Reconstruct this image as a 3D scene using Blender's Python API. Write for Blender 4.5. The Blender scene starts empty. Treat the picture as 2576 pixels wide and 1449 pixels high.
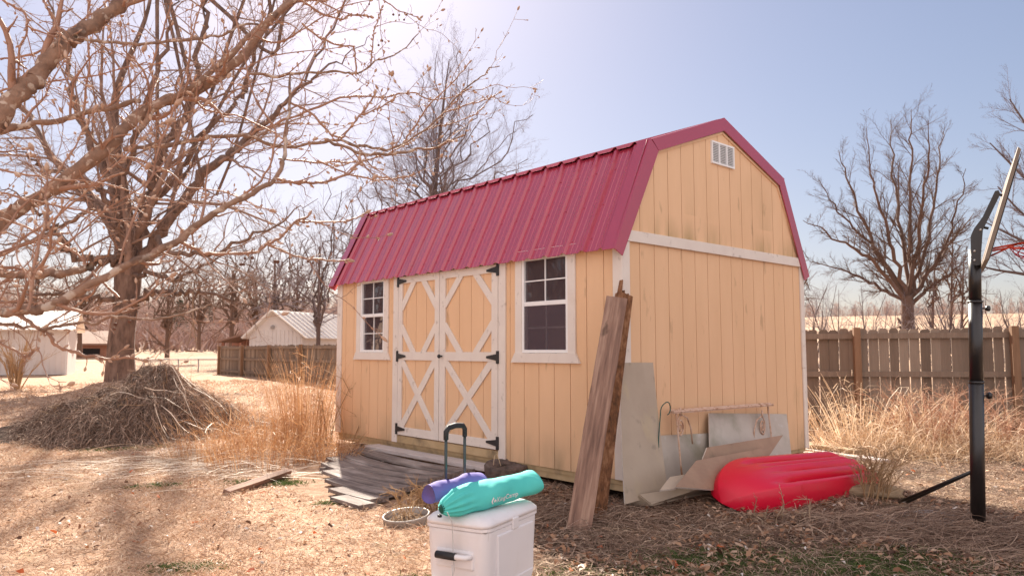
import bpy, math, random
import numpy as np
from math import sin, cos, tan, pi, radians, atan2, sqrt
from mathutils import Vector, Matrix
RS = np.random.RandomState
S = bpy.context.scene
# ------------------------------------------------------------------ camera, sky, sun
F = 1853.7; PITCH = .084; H = 1.25            # focal in 2576-px units, tilt, eye height
cd = bpy.data.cameras.new('camera'); cam = bpy.data.objects.new('camera', cd); S.collection.objects.link(cam)
cd.sensor_width = 36; cd.lens = 36*F/2576; cd.clip_start = .05; cd.clip_end = 3000
cam.location = (0, 0, H); cam.rotation_euler = (pi/2+PITCH, 0, 0); S.camera = cam
cd.dof.use_dof = True; cd.dof.focus_distance = 4.6; cd.dof.aperture_fstop = 5.0
AZ = radians(-14.7); EL = radians(36.5)
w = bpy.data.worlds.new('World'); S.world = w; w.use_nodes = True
nt = w.node_tree; nt.nodes.clear()
sky = nt.nodes.new('ShaderNodeTexSky'); sky.sky_type = 'NISHITA'; sky.sun_disc = False
sky.sun_elevation = EL; sky.sun_rotation = AZ; sky.air_density = 1.2; sky.dust_density = .9; sky.ozone_density = 3.6
bg = nt.nodes.new('ShaderNodeBackground'); bg.inputs[1].default_value = .1
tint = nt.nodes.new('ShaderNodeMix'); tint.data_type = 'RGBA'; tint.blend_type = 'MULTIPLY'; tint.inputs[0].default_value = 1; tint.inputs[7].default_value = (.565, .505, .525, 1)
wo = nt.nodes.new('ShaderNodeOutputWorld'); FILL_CLOUD = (3.9, 3.55, 3.6); gam = nt.nodes.new('ShaderNodeGamma'); gam.inputs[1].default_value = .75      # compress the bright sky near the sun
nt.links.new(sky.outputs[0], gam.inputs[0]); nt.links.new(gam.outputs[0], tint.inputs[6]); # bright cloud added to the unseen sky behind the viewer, filling the shaded walls
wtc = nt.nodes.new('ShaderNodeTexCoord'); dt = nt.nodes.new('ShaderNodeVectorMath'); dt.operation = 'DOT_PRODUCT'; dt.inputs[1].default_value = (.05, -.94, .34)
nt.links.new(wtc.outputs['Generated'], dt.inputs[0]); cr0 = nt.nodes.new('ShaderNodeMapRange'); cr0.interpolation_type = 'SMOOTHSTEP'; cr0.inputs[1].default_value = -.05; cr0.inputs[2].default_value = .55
nt.links.new(dt.outputs['Value'], cr0.inputs[0]); fill_mix = nt.nodes.new('ShaderNodeMix'); fill_mix.data_type = 'RGBA'; fill_mix.inputs[7].default_value = (FILL_CLOUD[0], FILL_CLOUD[1], FILL_CLOUD[2], 1)
nt.links.new(cr0.outputs[0], fill_mix.inputs[0]); nt.links.new(tint.outputs[2], fill_mix.inputs[6]); nt.links.new(fill_mix.outputs[2], bg.inputs[0]); nt.links.new(bg.outputs[0], wo.inputs[0])
SUN = Vector((cos(EL)*sin(AZ), cos(EL)*cos(AZ), sin(EL)))
ld = bpy.data.lights.new('sun', 'SUN'); ld.energy = 4.6; ld.angle = radians(.6); ld.color = (1, .90, .76)
lo = bpy.data.objects.new('sun', ld); S.collection.objects.link(lo); lo.rotation_euler = SUN.to_track_quat('Z', 'Y').to_euler()
lo.location = (-20, 60, 60)
S.view_settings.view_transform = 'Standard'; S.view_settings.look = 'None'; S.view_settings.gamma = 1
S.view_settings.exposure = 1.75
S.render.engine = 'CYCLES'
# ------------------------------------------------------------------ pixel -> world (2576 x 1449 picture units)
def ray(u, v):
    a, b = (u-1288)/F, -(v-724.5)/F
    return np.array([a, cos(PITCH)-b*sin(PITCH), sin(PITCH)+b*cos(PITCH)])
def at(u, v, y): r = ray(u, v); return np.array([0, 0, H])+r*(y/r[1])
def gnd(u, v, z=0.): r = ray(u, v); return np.array([0, 0, H])+r*((z-H)/r[2])
YAW = .846; SO = np.array([.909, 6.07]); ZB = .20      # shed corner, turn, sill height
cy_, sy_ = cos(YAW), sin(YAW)
def unshed(x, y, z=0): return np.array([SO[0]+cy_*x+sy_*y, SO[1]-sy_*x+cy_*y, z+ZB])
def toshed(p):
    d0, d1 = p[0]-SO[0], p[1]-SO[1]; return np.array([cy_*d0-sy_*d1, sy_*d0+cy_*d1, p[2]-ZB])
def pg(u, v, xl=0.):      # picture point on the plane local x = xl, in shed coordinates
    r = ray(u, v); o = -cy_*SO[0]+sy_*SO[1]; dr = cy_*r[0]-sy_*r[1]; t = (xl-o)/dr
    return toshed(np.array([0, 0, H])+r*t)
# ------------------------------------------------------------------ terrain
def sst(a, b, x): t = np.clip((x-a)/(b-a), 0, 1); return t*t*(3-2*t)
def gz(x, y):
    x = np.asarray(x, float); y = np.asarray(y, float)
    lx = cy_*(x-SO[0])-sy_*(y-SO[1]); ly = sy_*(x-SO[0])+cy_*(y-SO[1])
    dx = np.maximum(np.maximum(-4.8-lx, lx), 0); dy = np.maximum(np.maximum(-ly, ly-3.05), 0)
    ds = np.sqrt(dx*dx+dy*dy)
    z = .05*(1-sst(.1, 1.6, ds))
    z = z+.018*np.sin(1.9*x+.6*y)*np.sin(1.3*y-.7*x+1)+.008*np.sin(5.1*x+1.2)*np.sin(4.3*y)+.004*np.sin(11*x+3*y)*np.sin(9.7*y-4*x)
    z = z+.28*sst(13, 27, y)
    r = np.sqrt(x*x+y*y); a = np.arctan2(x, np.maximum(y, 1e-3)); left = 1-sst(-.12, .2, a)
    z = z+left*(np.clip(r-75, 0, 140)*.078)+(1-left)*(np.clip(r-42, 0, 110)*.0665)
    return z*1.
# ------------------------------------------------------------------ materials
def lk(t, a, b): t.links.new(a, b)
def mat(name, cols, scale=6., stretch=(1, 1, 1), rough=.75, bump=.0, bscale=None, metal=0., spec=.4, detail=6., fac=None,
        island=0., blot=None, coat=0., trans=0., bdist=.01, sheen=0., grain=None):
    """cols: colours along a noise ramp. blot: (colour, scale, lo, hi, amount, stretch) patches. island: random value per piece."""
    m = bpy.data.materials.new(name); m.use_nodes = True; t = m.node_tree; p = t.nodes['Principled BSDF']
    tc = t.nodes.new('ShaderNodeTexCoord'); mp = t.nodes.new('ShaderNodeMapping'); mp.inputs[3].default_value = stretch
    lk(t, tc.outputs['Object'], mp.inputs[0])
    nz = t.nodes.new('ShaderNodeTexNoise'); nz.inputs['Scale'].default_value = scale; nz.inputs['Detail'].default_value = detail
    nz.inputs['Roughness'].default_value = .62
    lk(t, mp.outputs[0], nz.inputs[0])
    src = nz.outputs['Fac']
    if island:
        ge = t.nodes.new('ShaderNodeNewGeometry'); mx = t.nodes.new('ShaderNodeMath'); mx.operation = 'MULTIPLY_ADD'
        mx.inputs[1].default_value = island; sb = t.nodes.new('ShaderNodeMath'); sb.operation = 'MULTIPLY'; sb.inputs[1].default_value = 1-island
        lk(t, nz.outputs['Fac'], sb.inputs[0]); lk(t, ge.outputs['Random Per Island'], mx.inputs[0]); lk(t, sb.outputs[0], mx.inputs[2]); src = mx.outputs[0]
    cr = t.nodes.new('ShaderNodeValToRGB'); e = cr.color_ramp.elements
    lo_, hi_ = (.3, .72) if not island else (.1, .9)
    n = len(cols)
    for i, c in enumerate(cols):
        pos = lo_+(hi_-lo_)*i/max(n-1, 1)
        if i < 2: e[i].position = pos; el = e[i]
        else: el = e.new(pos)
        el.color = (*c, 1)
    if n == 1: e[1].color = (*cols[0], 1)
    lk(t, src, cr.inputs[0]); col = cr.outputs[0]
    for b in (blot or []):
        bc, bs, bl, bh, amt, bst = b
        m2 = t.nodes.new('ShaderNodeMapping'); m2.inputs[3].default_value = bst; m2.inputs[1].default_value = (bs*1.7, bs*.3, 4)
        lk(t, tc.outputs['Object'], m2.inputs[0])
        n2 = t.nodes.new('ShaderNodeTexNoise'); n2.inputs['Scale'].default_value = bs; n2.inputs['Detail'].default_value = 5
        lk(t, m2.outputs[0], n2.inputs[0])
        mr = t.nodes.new('ShaderNodeMapRange'); mr.inputs[1].default_value = bl; mr.inputs[2].default_value = bh; mr.inputs[4].default_value = amt
        lk(t, n2.outputs['Fac'], mr.inputs[0])
        mi = t.nodes.new('ShaderNodeMix'); mi.data_type = 'RGBA'; mi.inputs[7].default_value = (*bc, 1)
        lk(t, mr.outputs[0], mi.inputs[0]); lk(t, col, mi.inputs[6]); col = mi.outputs[2]
    lk(t, col, p.inputs['Base Color'])
    p.inputs['Roughness'].default_value = rough; p.inputs['Metallic'].default_value = metal
    p.inputs['Specular IOR Level'].default_value = spec; p.inputs['Coat Weight'].default_value = coat
    if bump:
        bn = t.nodes.new('ShaderNodeBump'); bn.inputs['Strength'].default_value = bump; bn.inputs['Distance'].default_value = bdist
        if bscale or grain:
            m3 = t.nodes.new('ShaderNodeMapping'); m3.inputs[3].default_value = grain or stretch; lk(t, tc.outputs['Object'], m3.inputs[0])
            n3 = t.nodes.new('ShaderNodeTexNoise'); n3.inputs['Scale'].default_value = bscale or scale; n3.inputs['Detail'].default_value = 5
            lk(t, m3.outputs[0], n3.inputs[0]); lk(t, n3.outputs['Fac'], bn.inputs['Height'])
        else: lk(t, nz.outputs['Fac'], bn.inputs['Height'])
        lk(t, bn.outputs[0], p.inputs['Normal'])
    if trans:       # thin dry leaf or blade: light passes through
        tr = t.nodes.new('ShaderNodeBsdfTranslucent'); ms = t.nodes.new('ShaderNodeMixShader'); ms.inputs[0].default_value = trans
        lk(t, col, tr.inputs[0]); lk(t, p.outputs[0], ms.inputs[1]); lk(t, tr.outputs[0], ms.inputs[2])
        lk(t, ms.outputs[0], t.nodes['Material Output'].inputs[0])
    return m
M = {}
KN = [((.40, .30, .22), 9, .66, .72, .8, (1, 1, .6))]
M['siding'] = mat('siding_paint', [(.72, .46, .27), (.78, .51, .31)], 3, (1, 1, .25), .72, .35, 90, blot=[((.40, .25, .14), 8, .645, .72, .55, (1, 1, .32)), ((.30, .22, .10), 1.3, .66, .82, .45, (1, 1, .5))], grain=(1, 1, .06), bdist=.003)
def wall_dirt(m):
    t = m.node_tree; p = t.nodes['Principled BSDF']; src = p.inputs['Base Color'].links[0].from_socket
    tc = t.nodes.new('ShaderNodeTexCoord'); sp = t.nodes.new('ShaderNodeSeparateXYZ'); lk(t, tc.outputs['Object'], sp.inputs[0])
    def band(z0, z1, col, amt, scale, st, src, lo=.42, hi=.7):
        mr = t.nodes.new('ShaderNodeMapRange'); mr.inputs[1].default_value = z0; mr.inputs[2].default_value = z1; mr.inputs[3].default_value = 1; mr.inputs[4].default_value = 0; lk(t, sp.outputs[2], mr.inputs[0])
        up = t.nodes.new('ShaderNodeMath'); up.operation = 'GREATER_THAN'; up.inputs[1].default_value = min(z0, z1)-.012; lk(t, sp.outputs[2], up.inputs[0])
        mp = t.nodes.new('ShaderNodeMapping'); mp.inputs[3].default_value = st; lk(t, tc.outputs['Object'], mp.inputs[0]); nz = t.nodes.new('ShaderNodeTexNoise'); nz.inputs['Scale'].default_value = scale; nz.inputs['Detail'].default_value = 6; lk(t, mp.outputs[0], nz.inputs[0])
        n2 = t.nodes.new('ShaderNodeMapRange'); n2.inputs[1].default_value = lo; n2.inputs[2].default_value = hi; n2.inputs[4].default_value = amt; lk(t, nz.outputs['Fac'], n2.inputs[0])
        a = t.nodes.new('ShaderNodeMath'); a.operation = 'MULTIPLY'; lk(t, mr.outputs[0], a.inputs[0]); lk(t, n2.outputs[0], a.inputs[1]); b = t.nodes.new('ShaderNodeMath'); b.operation = 'MULTIPLY'; lk(t, a.outputs[0], b.inputs[0]); lk(t, up.outputs[0], b.inputs[1])
        mi = t.nodes.new('ShaderNodeMix'); mi.data_type = 'RGBA'; mi.inputs[7].default_value = (*col, 1); lk(t, b.outputs[0], mi.inputs[0]); lk(t, src, mi.inputs[6]); return mi.outputs[2]
    c = band(0, .34, (.30, .22, .13), .8, 3.2, (1, 1, .35), src)           # mud splashed up from the ground
    c = band(2.04, 2.26, (.32, .23, .10), .75, 3.4, (1, 1, .25), c, .44, .68); c = band(2.30, 2.90, (.42, .28, .14), .4, 1.6, (1, 1, .3), c, .55, .7)     # mildew above the belt board
    lk(t, c, p.inputs['Base Color'])
wall_dirt(M['siding'])
M['siding_dark'] = mat('siding_groove', [(.55, .32, .16), (.62, .37, .19)], 3, (1, 1, .25), .8)
M['trim'] = mat('white_trim_paint', [(.70, .62, .56), (.76, .69, .62)], 5, (1, 1, 1), .6, .2, 60, blot=[((.46, .40, .35), 11, .62, .70, .7, (1, 1, 1)), ((.55, .42, .32), 2.3, .62, .8, .4, (1, 1, 1))], bdist=.003)
M['roof'] = mat('burgundy_metal', [(.39, .042, .082), (.45, .054, .096)], 3, (1, .3, .3), rough=.24, metal=.12, spec=1., coat=.3, bump=.06, bscale=3, blot=[((.42, .16, .17), 5, .58, .8, .45, (1, .15, .15)), ((.24, .05, .07), 1.6, .6, .8, .5, (1, .3, .3))])
M['black'] = mat('black_iron', [(.018, .018, .02), (.03, .03, .032)], 20, rough=.45)
M['vinyl'] = mat('white_vinyl', [(.80, .79, .78), (.84, .83, .82)], 5, rough=.4)
M['stud'] = mat('pine_stud', [(.20, .11, .05), (.28, .16, .08)], 4, (3, 3, .4), .8)
M['skid'] = mat('tan_skid', [(.42, .30, .16), (.52, .38, .22)], 5, rough=.9, blot=[((.12, .09, .06), 6, .5, .75, .8, (1, 1, 1))])
M['greywood'] = mat('grey_weathered_wood', [(.09, .07, .065), (.20, .16, .145), (.32, .27, .24)], 5, (.5, 7, 7), .85, .5, 9, grain=(.6, 14, 14), blot=[((.55, .48, .45), 3, .55, .7, .5, (.6, 2, 2)), ((.08, .06, .05), 7, .6, .75, .7, (.4, 2, 2))])
M['palewood'] = mat('pale_worn_board', [(.42, .36, .34), (.58, .52, .50)], 6, (.5, 6, 6), .8, .3, 9, grain=(.6, 14, 14))
M['oldplank'] = mat('old_brown_plank', [(.11, .06, .045), (.25, .145, .105), (.40, .26, .19)], 4, (7, 7, .5), .85, .5, 8, grain=(14, 14, .5), blot=[((.09, .05, .035), 6, .64, .7, .8, (1, 1, .5))])
M['rotwood'] = mat('rotten_rust_wood', [(.05, .025, .012), (.19, .08, .035), (.36, .19, .10)], 22, (1, 1, .5), .95, .9, 30)
M['fence'] = mat('fence_wood', [(.09, .064, .046), (.20, .145, .108), (.31, .24, .185)], 2.4, (6, 6, .5), .9, .4, 8, grain=(12, 12, .4), island=.55)
M['fencepost'] = mat('fence_post_wood', [(.18, .10, .055), (.28, .165, .10)], 3, (5, 5, .5), .9, .3)
M['panel'] = mat('painted_sheet', [(.38, .30, .225), (.46, .37, .285)], 2.2, rough=.55, spec=.5, blot=[((.52, .42, .24), 5, .55, .75, .5, (1, 1, .5)), ((.22, .19, .14), 8, .62, .72, .55, (1, 1, 1))], bump=.15, bscale=8)
M['panelgrey'] = mat('grey_sheet', [(.44, .38, .32), (.54, .48, .42)], 2.2, rough=.42, spec=.5, blot=[((.26, .24, .16), 4, .52, .7, .6, (1, 1, 1)), ((.62, .62, .62), 7, .64, .72, .5, (.5, 1, 1))], bump=.15, bscale=6)
M['brownsheet'] = mat('brown_board', [(.27, .17, .115), (.38, .25, .17)], 3, rough=.6, blot=[((.2, .14, .09), 7, .6, .72, .7, (1, 1, 1))])
M['sheetedge'] = mat('sheet_edge', [(.58, .52, .46), (.7, .63, .56)], 30, rough=.8)
M['rust'] = mat('pinkish_old_paint', [(.50, .30, .2), (.66, .50, .40)], 18, rough=.8, blot=[((.25, .11, .05), 14, .55, .65, .8, (1, 1, 1))])
M['green'] = mat('green_wire', [(.02, .09, .07)], rough=.4)
M['kayak'] = mat('red_plastic', [(.60, .002, .028), (.66, .004, .036)], 2, rough=.33, spec=.5, bump=.06, bscale=3, blot=[((.48, .04, .05), 9, .62, .74, .35, (1, 1, 1))])
M['cooler'] = mat('white_plastic', [(.73, .70, .71), (.78, .76, .78)], 2, rough=.42, spec=.45, blot=[((.56, .50, .44), 4, .55, .78, .55, (1, 1, .5)), ((.40, .36, .33), 38, .68, .74, .5, (1, 1, .12))], bump=.03, bscale=60)
M['greyplastic'] = mat('grey_plastic', [(.30, .29, .29), (.36, .35, .35)], 6, rough=.5)
M['rubber'] = mat('black_grip', [(.015, .014, .016), (.03, .028, .03)], 30, rough=.6, bump=.3, bscale=120)
M['rod'] = mat('dark_green_grey_rod', [(.045, .06, .06), (.06, .075, .075)], 6, rough=.35, metal=.3)
M['teal'] = mat('teal_fabric', [(.070, .50, .45), (.095, .57, .51)], 5, rough=.8, bump=.25, bscale=400, bdist=.002)
M['tealdark'] = mat('teal_dark_hole', [(.01, .08, .06)], rough=.9)
M['purple'] = mat('purple_fabric', [(.11, .085, .30), (.15, .12, .37)], 5, rough=.8, bump=.2, bscale=300, bdist=.002)
M['cord'] = mat('grey_cord', [(.45, .45, .45), (.6, .6, .6)], 60, rough=.8)
M['logo'] = mat('pale_pink_print', [(.80, .70, .72)], rough=.8)
M['ring'] = mat('worn_white_metal', [(.26, .22, .19), (.42, .37, .33)], 6, rough=.5, blot=[((.3, .2, .12), 7, .6, .72, .7, (1, 1, 1))])
M['soil'] = mat('dark_soil', [(.05, .03, .02), (.14, .085, .05), (.24, .15, .09)], 16, rough=1, bump=.8, bscale=30, bdist=.03)
M['disc'] = mat('dark_bark_disc', [(.045, .032, .03), (.12, .085, .07), (.19, .14, .12)], 14, rough=.9, bump=.9, bscale=20, bdist=.02)
M['twine'] = mat('pale_twine', [(.6, .45, .3)], rough=.9)
M['pole'] = mat('black_painted_steel', [(.012, .010, .010), (.022, .018, .018)], 8, rough=.33, spec=.6)
M['boardplastic'] = mat('backboard_plastic', [(.16, .12, .09), (.24, .18, .13)], 6, rough=.5)
M['boardface'] = mat('backboard_face', [(.12, .12, .13)], rough=.3)
M['rim'] = mat('orange_rim', [(.62, .06, .02)], rough=.4)
M['net'] = mat('red_net', [(.55, .03, .04)], rough=.8)
M['bolt'] = mat('zinc_bolt', [(.6, .6, .58)], rough=.35, metal=.8)
M['bark'] = mat('dark_tree_bark', [(.07, .045, .036), (.16, .102, .08), (.24, .162, .128)], 7, (1, 1, .3), .95, .8, 10, grain=(1.5, 1.5, .35), bdist=.04)
M['twig'] = mat('dark_tree_twig', [(.20, .125, .095), (.32, .21, .165)], 3, rough=.9)
M['pearbark'] = mat('pear_tree_bark', [(.14, .08, .055), (.25, .145, .095), (.36, .22, .15)], 14, (1, 1, 1), .8, .8, 30, bdist=.012, blot=[((.52, .40, .31), 24, .57, .62, .85, (1, 1, 1)), ((.07, .04, .03), 11, .60, .68, .7, (1, 1, 1))])
M['peartwig'] = mat('pear_tree_twig', [(.24, .115, .07), (.40, .21, .13)], 9, rough=.6, spec=.5, bump=.2, bscale=80, bdist=.003)
M['bud'] = mat('fuzzy_pear_bud', [(.36, .20, .13), (.56, .38, .27)], 40, rough=.8, sheen=.5)
M['berry'] = mat('dried_pear_fruit', [(.09, .035, .02), (.17, .07, .04)], 30, rough=.7)
M['brownbark'] = mat('brown_tree_bark', [(.085, .058, .052), (.16, .11, .095)], 5, rough=.95, island=.3)
M['sunbark'] = mat('red_brown_tree_bark', [(.085, .05, .036), (.17, .10, .072)], 5, rough=.9, island=.3)
M['paletwig'] = mat('pale_grey_twigs', [(.16, .135, .15), (.26, .21, .22)], 5, rough=.95, island=.4)
M['woods'] = mat('far_wood_twigs', [(.26, .17, .145), (.38, .26, .22), (.47, .34, .29)], .3, rough=1, island=.6)
M['evergreen'] = mat('evergreen', [(.06, .075, .05), (.10, .12, .08)], 3, rough=1, island=.5)
M['shrubtwig'] = mat('tan_shrub_stem', [(.30, .18, .09), (.48, .31, .17)], 5, rough=.8, island=.4)
M['straw'] = mat('dry_straw', [(.30, .20, .13), (.48, .34, .23), (.66, .51, .37)], 2, rough=.75, island=.85, trans=.25)
M['lawn'] = mat('winter_lawn_blade', [(.32, .19, .12), (.50, .33, .225), (.66, .49, .37)], 1.2, rough=.75, island=.75, trans=.25)
M['hay'] = mat('matted_hay', [(.13, .078, .055), (.29, .19, .135), (.48, .345, .255)], 2, rough=.85, island=.85, trans=.15)
M['pilehay'] = mat('dark_matted_hay', [(.10, .062, .045), (.24, .155, .112), (.48, .345, .26)], 2, rough=.9, island=.9)
M['paleread'] = mat('bleached_reed', [(.62, .50, .38), (.78, .66, .52)], 3, rough=.6, island=.7)
M['weed'] = mat('pale_weed_stem', [(.38, .24, .14), (.60, .42, .27), (.76, .60, .44)], 2, rough=.6, island=.9, trans=.3)
M['stem'] = mat('orange_grass_stem', [(.36, .165, .07), (.56, .30, .14), (.72, .48, .29)], 2, rough=.6, island=.85, trans=.3)
M['green_leaf'] = mat('clover_leaf', [(.045, .075, .018), (.09, .13, .035), (.16, .19, .06)], 2, rough=.8, island=.8, trans=.3)
M['leaf'] = mat('fallen_leaf', [(.10, .05, .03), (.26, .12, .06), (.42, .24, .14), (.5, .34, .24)], 2, rough=.7, island=.95, trans=.15)
M['leafpale'] = mat('bleached_leaf', [(.55, .48, .42), (.74, .68, .63)], 2, rough=.6, island=.95, trans=.15)
M['leafred'] = mat('rust_leaf', [(.42, .09, .03), (.55, .17, .06)], 2, rough=.7, island=.95, trans=.2)
M['wallwhite'] = mat('white_siding', [(.62, .58, .56), (.68, .64, .62)], 3, rough=.7)
M['roofwhite'] = mat('white_metal_roof', [(.72, .68, .64), (.8, .76, .72)], 3, rough=.45, spec=.6)
M['roofbrown'] = mat('brown_shingles', [(.20, .12, .09), (.28, .17, .13)], 3, rough=.9)
M['brickred'] = mat('red_brown_wall', [(.26, .12, .08), (.33, .16, .11)], 3, rough=.9)
M['dark'] = mat('dark_opening', [(.015, .012, .012)], rough=.9)
M['rope'] = mat('rope', [(.25, .17, .12)], rough=.9)
M['stone'] = mat('pale_stone', [(.5, .44, .37), (.62, .56, .49)], 8, rough=.9, bump=.5)
M['log'] = mat('tan_rotten_log', [(.22, .15, .09), (.42, .31, .2)], 6, (1, 6, 6), .95, .8)
# glass: reflective pane one can see through
def glass_mat():
    m = bpy.data.materials.new('window_glass'); m.use_nodes = True; t = m.node_tree; t.nodes.remove(t.nodes['Principled BSDF'])
    g = t.nodes.new('ShaderNodeBsdfGlossy'); g.inputs['Roughness'].default_value = .015; g.inputs[0].default_value = (.95, .97, 1, 1)
    tr = t.nodes.new('ShaderNodeBsdfTransparent'); tr.inputs[0].default_value = (.55, .53, .52, 1)
    fr = t.nodes.new('ShaderNodeFresnel'); fr.inputs[0].default_value = 2.1
    nz = t.nodes.new('ShaderNodeTexNoise'); nz.inputs['Scale'].default_value = 1.6; bn = t.nodes.new('ShaderNodeBump'); bn.inputs['Strength'].default_value = .05
    tc = t.nodes.new('ShaderNodeTexCoord'); lk(t, tc.outputs['Object'], nz.inputs[0]); lk(t, nz.outputs[0], bn.inputs['Height']); lk(t, bn.outputs[0], g.inputs['Normal'])
    ms = t.nodes.new('ShaderNodeMixShader'); lk(t, fr.outputs[0], ms.inputs[0]); lk(t, tr.outputs[0], ms.inputs[1]); lk(t, g.outputs[0], ms.inputs[2])
    df = t.nodes.new('ShaderNodeBsdfDiffuse'); df.inputs[0].default_value = (.26, .19, .21, 1); m2 = t.nodes.new('ShaderNodeMixShader'); m2.inputs[0].default_value = .20
    lk(t, ms.outputs[0], m2.inputs[1]); lk(t, df.outputs[0], m2.inputs[2])
    lk(t, m2.outputs[0], t.nodes['Material Output'].inputs[0]); return m
M['glass'] = glass_mat()
def screen_mat():
    m = bpy.data.materials.new('insect_screen'); m.use_nodes = True; t = m.node_tree; t.nodes.remove(t.nodes['Principled BSDF'])
    df = t.nodes.new('ShaderNodeBsdfDiffuse'); df.inputs[0].default_value = (.13, .095, .11, 1); tr = t.nodes.new('ShaderNodeBsdfTransparent'); ms = t.nodes.new('ShaderNodeMixShader'); ms.inputs[0].default_value = .52
    lk(t, tr.outputs[0], ms.inputs[1]); lk(t, df.outputs[0], ms.inputs[2]); lk(t, ms.outputs[0], t.nodes['Material Output'].inputs[0]); return m
M['screen'] = screen_mat()
# ground: straw, soil and moss patches
def ground_mat():
    m = bpy.data.materials.new('dry_lawn_ground'); m.use_nodes = True; t = m.node_tree; p = t.nodes['Principled BSDF']
    tc = t.nodes.new('ShaderNodeTexCoord')
    def noise(s, d=6, off=0):
        mp = t.nodes.new('ShaderNodeMapping'); mp.inputs[1].default_value = (off, off*.7, 0); lk(t, tc.outputs['Object'], mp.inputs[0])
        n = t.nodes.new('ShaderNodeTexNoise'); n.inputs['Scale'].default_value = s; n.inputs['Detail'].default_value = d; n.inputs['Roughness'].default_value = .68
        lk(t, mp.outputs[0], n.inputs[0]); return n.outputs['Fac']
    def ramp(src, stops):
        r = t.nodes.new('ShaderNodeValToRGB'); e = r.color_ramp.elements
        for i, (q, c) in enumerate(stops):
            el = e[i] if i < 2 else e.new(q)
            el.position = q; el.color = (*c, 1)
        lk(t, src, r.inputs[0]); return r.outputs[0]
    def mix(f, a, b):
        i = t.nodes.new('ShaderNodeMix'); i.data_type = 'RGBA'; lk(t, f, i.inputs[0]); lk(t, a, i.inputs[6]); lk(t, b, i.inputs[7]); return i.outputs[2]
    base = ramp(noise(9, 9), [(.3, (.21, .125, .08)), (.44, (.40, .25, .165)), (.60, (.53, .36, .255)), (.75, (.66, .49, .37))])
    soil = ramp(noise(22, 8, 3), [(.3, (.045, .028, .020)), (.5, (.11, .070, .048)), (.72, (.23, .155, .11))])
    # bare litter where the shed keeps the grass thin: strip in front of the gable and wall
    sp = t.nodes.new('ShaderNodeSeparateXYZ'); lk(t, tc.outputs['Object'], sp.inputs[0])
    def lin(a, b, c):    # a*x+b*y+c clamped 0..1
        m1 = t.nodes.new('ShaderNodeMath'); m1.operation = 'MULTIPLY_ADD'; m1.inputs[1].default_value = b; m1.inputs[2].default_value = c; lk(t, sp.outputs[1], m1.inputs[0])
        m2 = t.nodes.new('ShaderNodeMath'); m2.operation = 'MULTIPLY_ADD'; m2.inputs[1].default_value = a; lk(t, sp.outputs[0], m2.inputs[0]); lk(t, m1.outputs[0], m2.inputs[2]); m2.use_clamp = True
        return m2.outputs[0]
    def mul(a, b, op='MULTIPLY'):
        k = t.nodes.new('ShaderNodeMath'); k.operation = op; k.use_clamp = True
        lk(t, a, k.inputs[0]); lk(t, b, k.inputs[1]); return k.outputs[0]
    near = mul(lin(1.3, 0, .6), lin(.55, -.9, 6.6))
    nn = noise(2.2, 5, 7); th = t.nodes.new('ShaderNodeMapRange'); th.inputs[1].default_value = .28; th.inputs[2].default_value = .5; lk(t, nn, th.inputs[0])
    col = mix(mul(near, th.outputs[0]), base, soil)
    gm = t.nodes.new('ShaderNodeMapRange'); gm.inputs[1].default_value = .60; gm.inputs[2].default_value = .72; gm.inputs[4].default_value = .55; lk(t, noise(1.1, 6, 11), gm.inputs[0])
    grn = ramp(noise(30, 6, 2), [(.35, (.06, .075, .03)), (.65, (.20, .19, .09))])
    col = mix(gm.outputs[0], col, grn)
    sm = t.nodes.new('ShaderNodeMapRange'); sm.inputs[1].default_value = .56; sm.inputs[2].default_value = .68; sm.inputs[4].default_value = .6; lk(t, noise(.55, 7, 5), sm.inputs[0])
    col = mix(sm.outputs[0], col, ramp(noise(14, 8, 9), [(.35, (.17, .11, .075)), (.65, (.36, .25, .16))]))
    # the far hillside field
    fr = t.nodes.new('ShaderNodeMapRange'); fr.inputs[1].default_value = 38; fr.inputs[2].default_value = 60; lk(t, sp.outputs[1], fr.inputs[0])
    col = mix(fr.outputs[0], col, ramp(noise(.12, 5, 1), [(.35, (.33, .215, .145)), (.65, (.44, .31, .22))]))
    lk(t, col, p.inputs['Base Color']); p.inputs['Roughness'].default_value = .95; p.inputs['Specular IOR Level'].default_value = .15
    bn = t.nodes.new('ShaderNodeBump'); bn.inputs['Strength'].default_value = .9; bn.inputs['Distance'].default_value = .03; lk(t, noise(38, 6, 4), bn.inputs['Height']); lk(t, bn.outputs[0], p.inputs['Normal'])
    return m
M['ground'] = ground_mat()
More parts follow.
